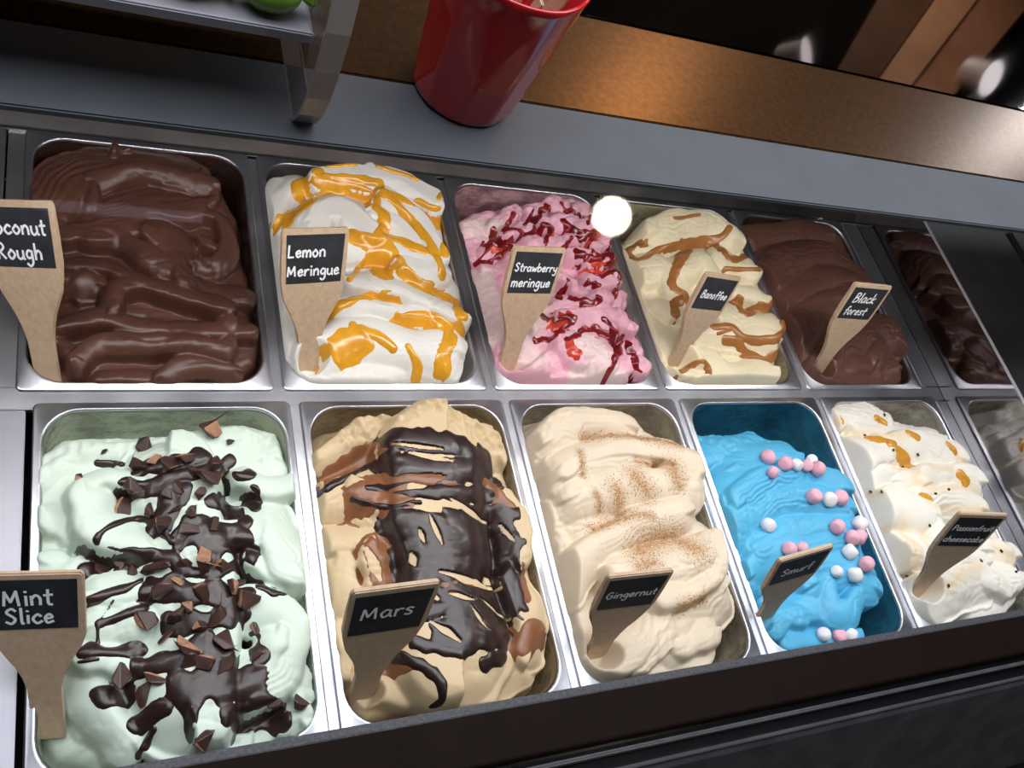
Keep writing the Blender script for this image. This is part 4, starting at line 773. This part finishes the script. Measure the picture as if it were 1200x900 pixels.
paddle((0.8146, -0.3203, -0.005), (0.7417, -0.2886, 0.1331), (0.8142, -0.2844, 0.1419), [('Smurf', 0.16, 0.34, 0.66)], 'wooden chalkboard paddle in the blue ice cream with marshmallows')
paddle((1.0798, -0.3196, -0.005), (1.0302, -0.2617, 0.1502), (1.1042, -0.2729, 0.1597), [('Passionfruit', 0.04, 0.56, 0.94), ('cheesecake', 0.03, 0.16, 0.94)], 'wooden chalkboard paddle lettered Passionfruit cheesecake in the white ice cream')

# ------------------------------------------------------------------ on the glass top
# red faceted tumbler of wooden sticks
cb = np.array([0.3268, 0.0330]); RB, RT, HC = 0.0405, 0.0545, 0.121
t = empty('red_cup', (cb[0], cb[1], SHELF_Z)); tag(t, 'glossy red faceted plastic cup standing on the grey glass top', 'cup')
REDP = mat_plain('glossy_red_plastic', (0.44, 0.016, 0.020), 0.12, nscale=8, var=0.1, coat=0.6)
bm = bmesh.new(); NF = 10; NS = 80
def ring(r, z, fac):
    o = []
    for i in range(NS):
        a = 2 * math.pi * i / NS; b = (a % (2 * math.pi / NF)) - math.pi / NF; f = math.cos(math.pi / NF) / math.cos(b); rr_ = r * (1 - fac + fac * f * 1.03)
        o.append((cb[0] + rr_ * math.cos(a), cb[1] + rr_ * math.sin(a), SHELF_Z + z))
    return o
lp = [ring(RB * 0.9, 0.0005, 0), ring(RB, 0.003, 0.2)] + [ring(RB + (RT - RB) * k, HC * k, 1.0 if k < 0.75 else 0.3) for k in (0.06, 0.2, 0.4, 0.6, 0.75, 0.82, 0.95)] + [ring(RT + 0.001, HC, 0), ring(RT - 0.001, HC + 0.001, 0), ring(RT - 0.003, HC - 0.001, 0), ring(RT - 0.006, HC * 0.7, 0), ring(RB - 0.002, 0.006, 0)]
loops(bm, lp, True); bm.faces.new([v for v in bm.verts][:NS][::-1])
from_bm('cup_body', bm, REDP, t, True)
stick_m = mat_wood('stick_wood', (0.55, 0.42, 0.30), (0.72, 0.58, 0.44)); 
for k in range(9):
    a = k * 0.7; st = empty('wooden_stick', (cb[0] + 0.016 * math.cos(a), cb[1] + 0.016 * math.sin(a), SHELF_Z + 0.008)); tag(st, 'flat pale wooden stick standing in the red cup', 'stick', 'wooden sticks in the red cup')
    bm = bmesh.new(); bm_box(bm, (-0.005, -0.0011, 0), (0.005, 0.0011, HC - 0.012 + 0.004 * (k % 3)), 0.001)
    mtx = Matrix.Translation(st.location) @ Matrix.Rotation(a, 4, 'Z') @ Matrix.Rotation(0.20, 4, 'Y'); bmesh.ops.transform(bm, matrix=mtx, verts=bm.verts)
    from_bm('stick_body', bm, stick_m, st)

# clear acrylic stand with curved side panels and a tray of wrapped sweets
ac = empty('acrylic_stand', (0.0, 0.06, SHELF_Z)); tag(ac, 'clear acrylic stand with curved side panel standing on the grey glass top', 'stand')
def acrylic(name, mixf=0.42, basec=(0.26, 0.20, 0.185)):
    m = bpy.data.materials.new(name); m.use_nodes = True; nt = m.node_tree; nt.nodes.clear()
    out = nt.nodes.new('ShaderNodeOutputMaterial'); mx = nt.nodes.new('ShaderNodeMixShader'); mx.inputs[0].default_value = mixf
    tr = nt.nodes.new('ShaderNodeBsdfTransparent'); tr.inputs[0].default_value = (0.93, 0.92, 0.92, 1)
    p = nt.nodes.new('ShaderNodeBsdfPrincipled'); p.inputs['Base Color'].default_value = (*basec, 1); p.inputs['Roughness'].default_value = 0.12
    nt.links.new(tr.outputs[0], mx.inputs[1]); nt.links.new(p.outputs[0], mx.inputs[2]); nt.links.new(mx.outputs[0], out.inputs[0]); return m
ACR = acrylic('clear_acrylic'); ACE = acrylic('polished_acrylic_edge', 0.75, (0.44, 0.38, 0.37))
def side_panel(x0, x1):
    prof = [(0.085, 0.0), (-0.022, 0.0), (-0.027, 0.004), (-0.037, 0.020), (-0.043, 0.040), (-0.046, 0.065), (-0.046, 0.095), (-0.042, 0.125), (-0.032, 0.150), (0.085, 0.150)]
    prism_x('side_panel', [(y, SHELF_Z + z) for y, z in prof], x0, x1, ACR, ac, 0.0012)
    ed = [(y, SHELF_Z + z) for y, z in prof[1:9]]; prism_x('polished_edge', [(y - 0.0012, z) for y, z in ed] + [(y + 0.0012, z) for y, z in ed[::-1]], x0 - 0.0002, x1 + 0.0002, ACE, ac)
side_panel(0.188, 0.203); side_panel(-0.28, -0.267)
box('tray', (-0.267, -0.016, SHELF_Z + 0.062), (0.190, 0.085, SHELF_Z + 0.068), mat_plain('frosted_tray', (0.22, 0.22, 0.25), 0.3), ac, 0.001)
box('tray_lip', (-0.267, -0.020, SHELF_Z + 0.062), (0.190, -0.016, SHELF_Z + 0.070), mat_plain('frosted_lip', (0.24, 0.24, 0.28), 0.25), ac, 0.001)
SW = [(('green', (0.16, 0.30, 0.04))), (('red', (0.55, 0.05, 0.02))), (('yellow', (0.62, 0.45, 0.06))), (('orange', (0.62, 0.20, 0.03)))]
for k in range(9):
    nm_, cl = SW[(0, 1, 0, 2, 0, 1, 3, 0, 2)[k]]
    x = 0.163 - k * 0.047; y = -0.0005 + 0.004 * (k % 2); z = SHELF_Z + 0.082
    s_ = empty('wrapped_sweet', (x, y, SHELF_Z + 0.068)); tag(s_, '%s wrapped sweet lying on the acrylic stand tray' % nm_, 'sweet', '%s wrapped sweets on the acrylic stand' % nm_)
    bm = bmesh.new(); bmesh.ops.create_uvsphere(bm, u_segments=20, v_segments=12, radius=1.0)
    for v in bm.verts: v.co = Vector((x + v.co.x * 0.019, y + v.co.y * 0.014, z + v.co.z * 0.013))
    mt = mat_plain('wrapper_' + nm_, cl, 0.25, nscale=60, var=0.3, bmp=0.4)
    from_bm('wrapper', bm, mt, s_, True)
    for sg in (-1, 1):
        bm = bmesh.new(); g = bmesh.ops.create_cone(bm, segments=12, radius1=0.001, radius2=0.008, depth=0.010)
        bmesh.ops.transform(bm, matrix=Matrix.Translation((x + sg * 0.022, y, z)) @ Matrix.Rotation(sg * math.pi / 2, 4, 'Y'), verts=bm.verts); from_bm('twist', bm, mt, s_)
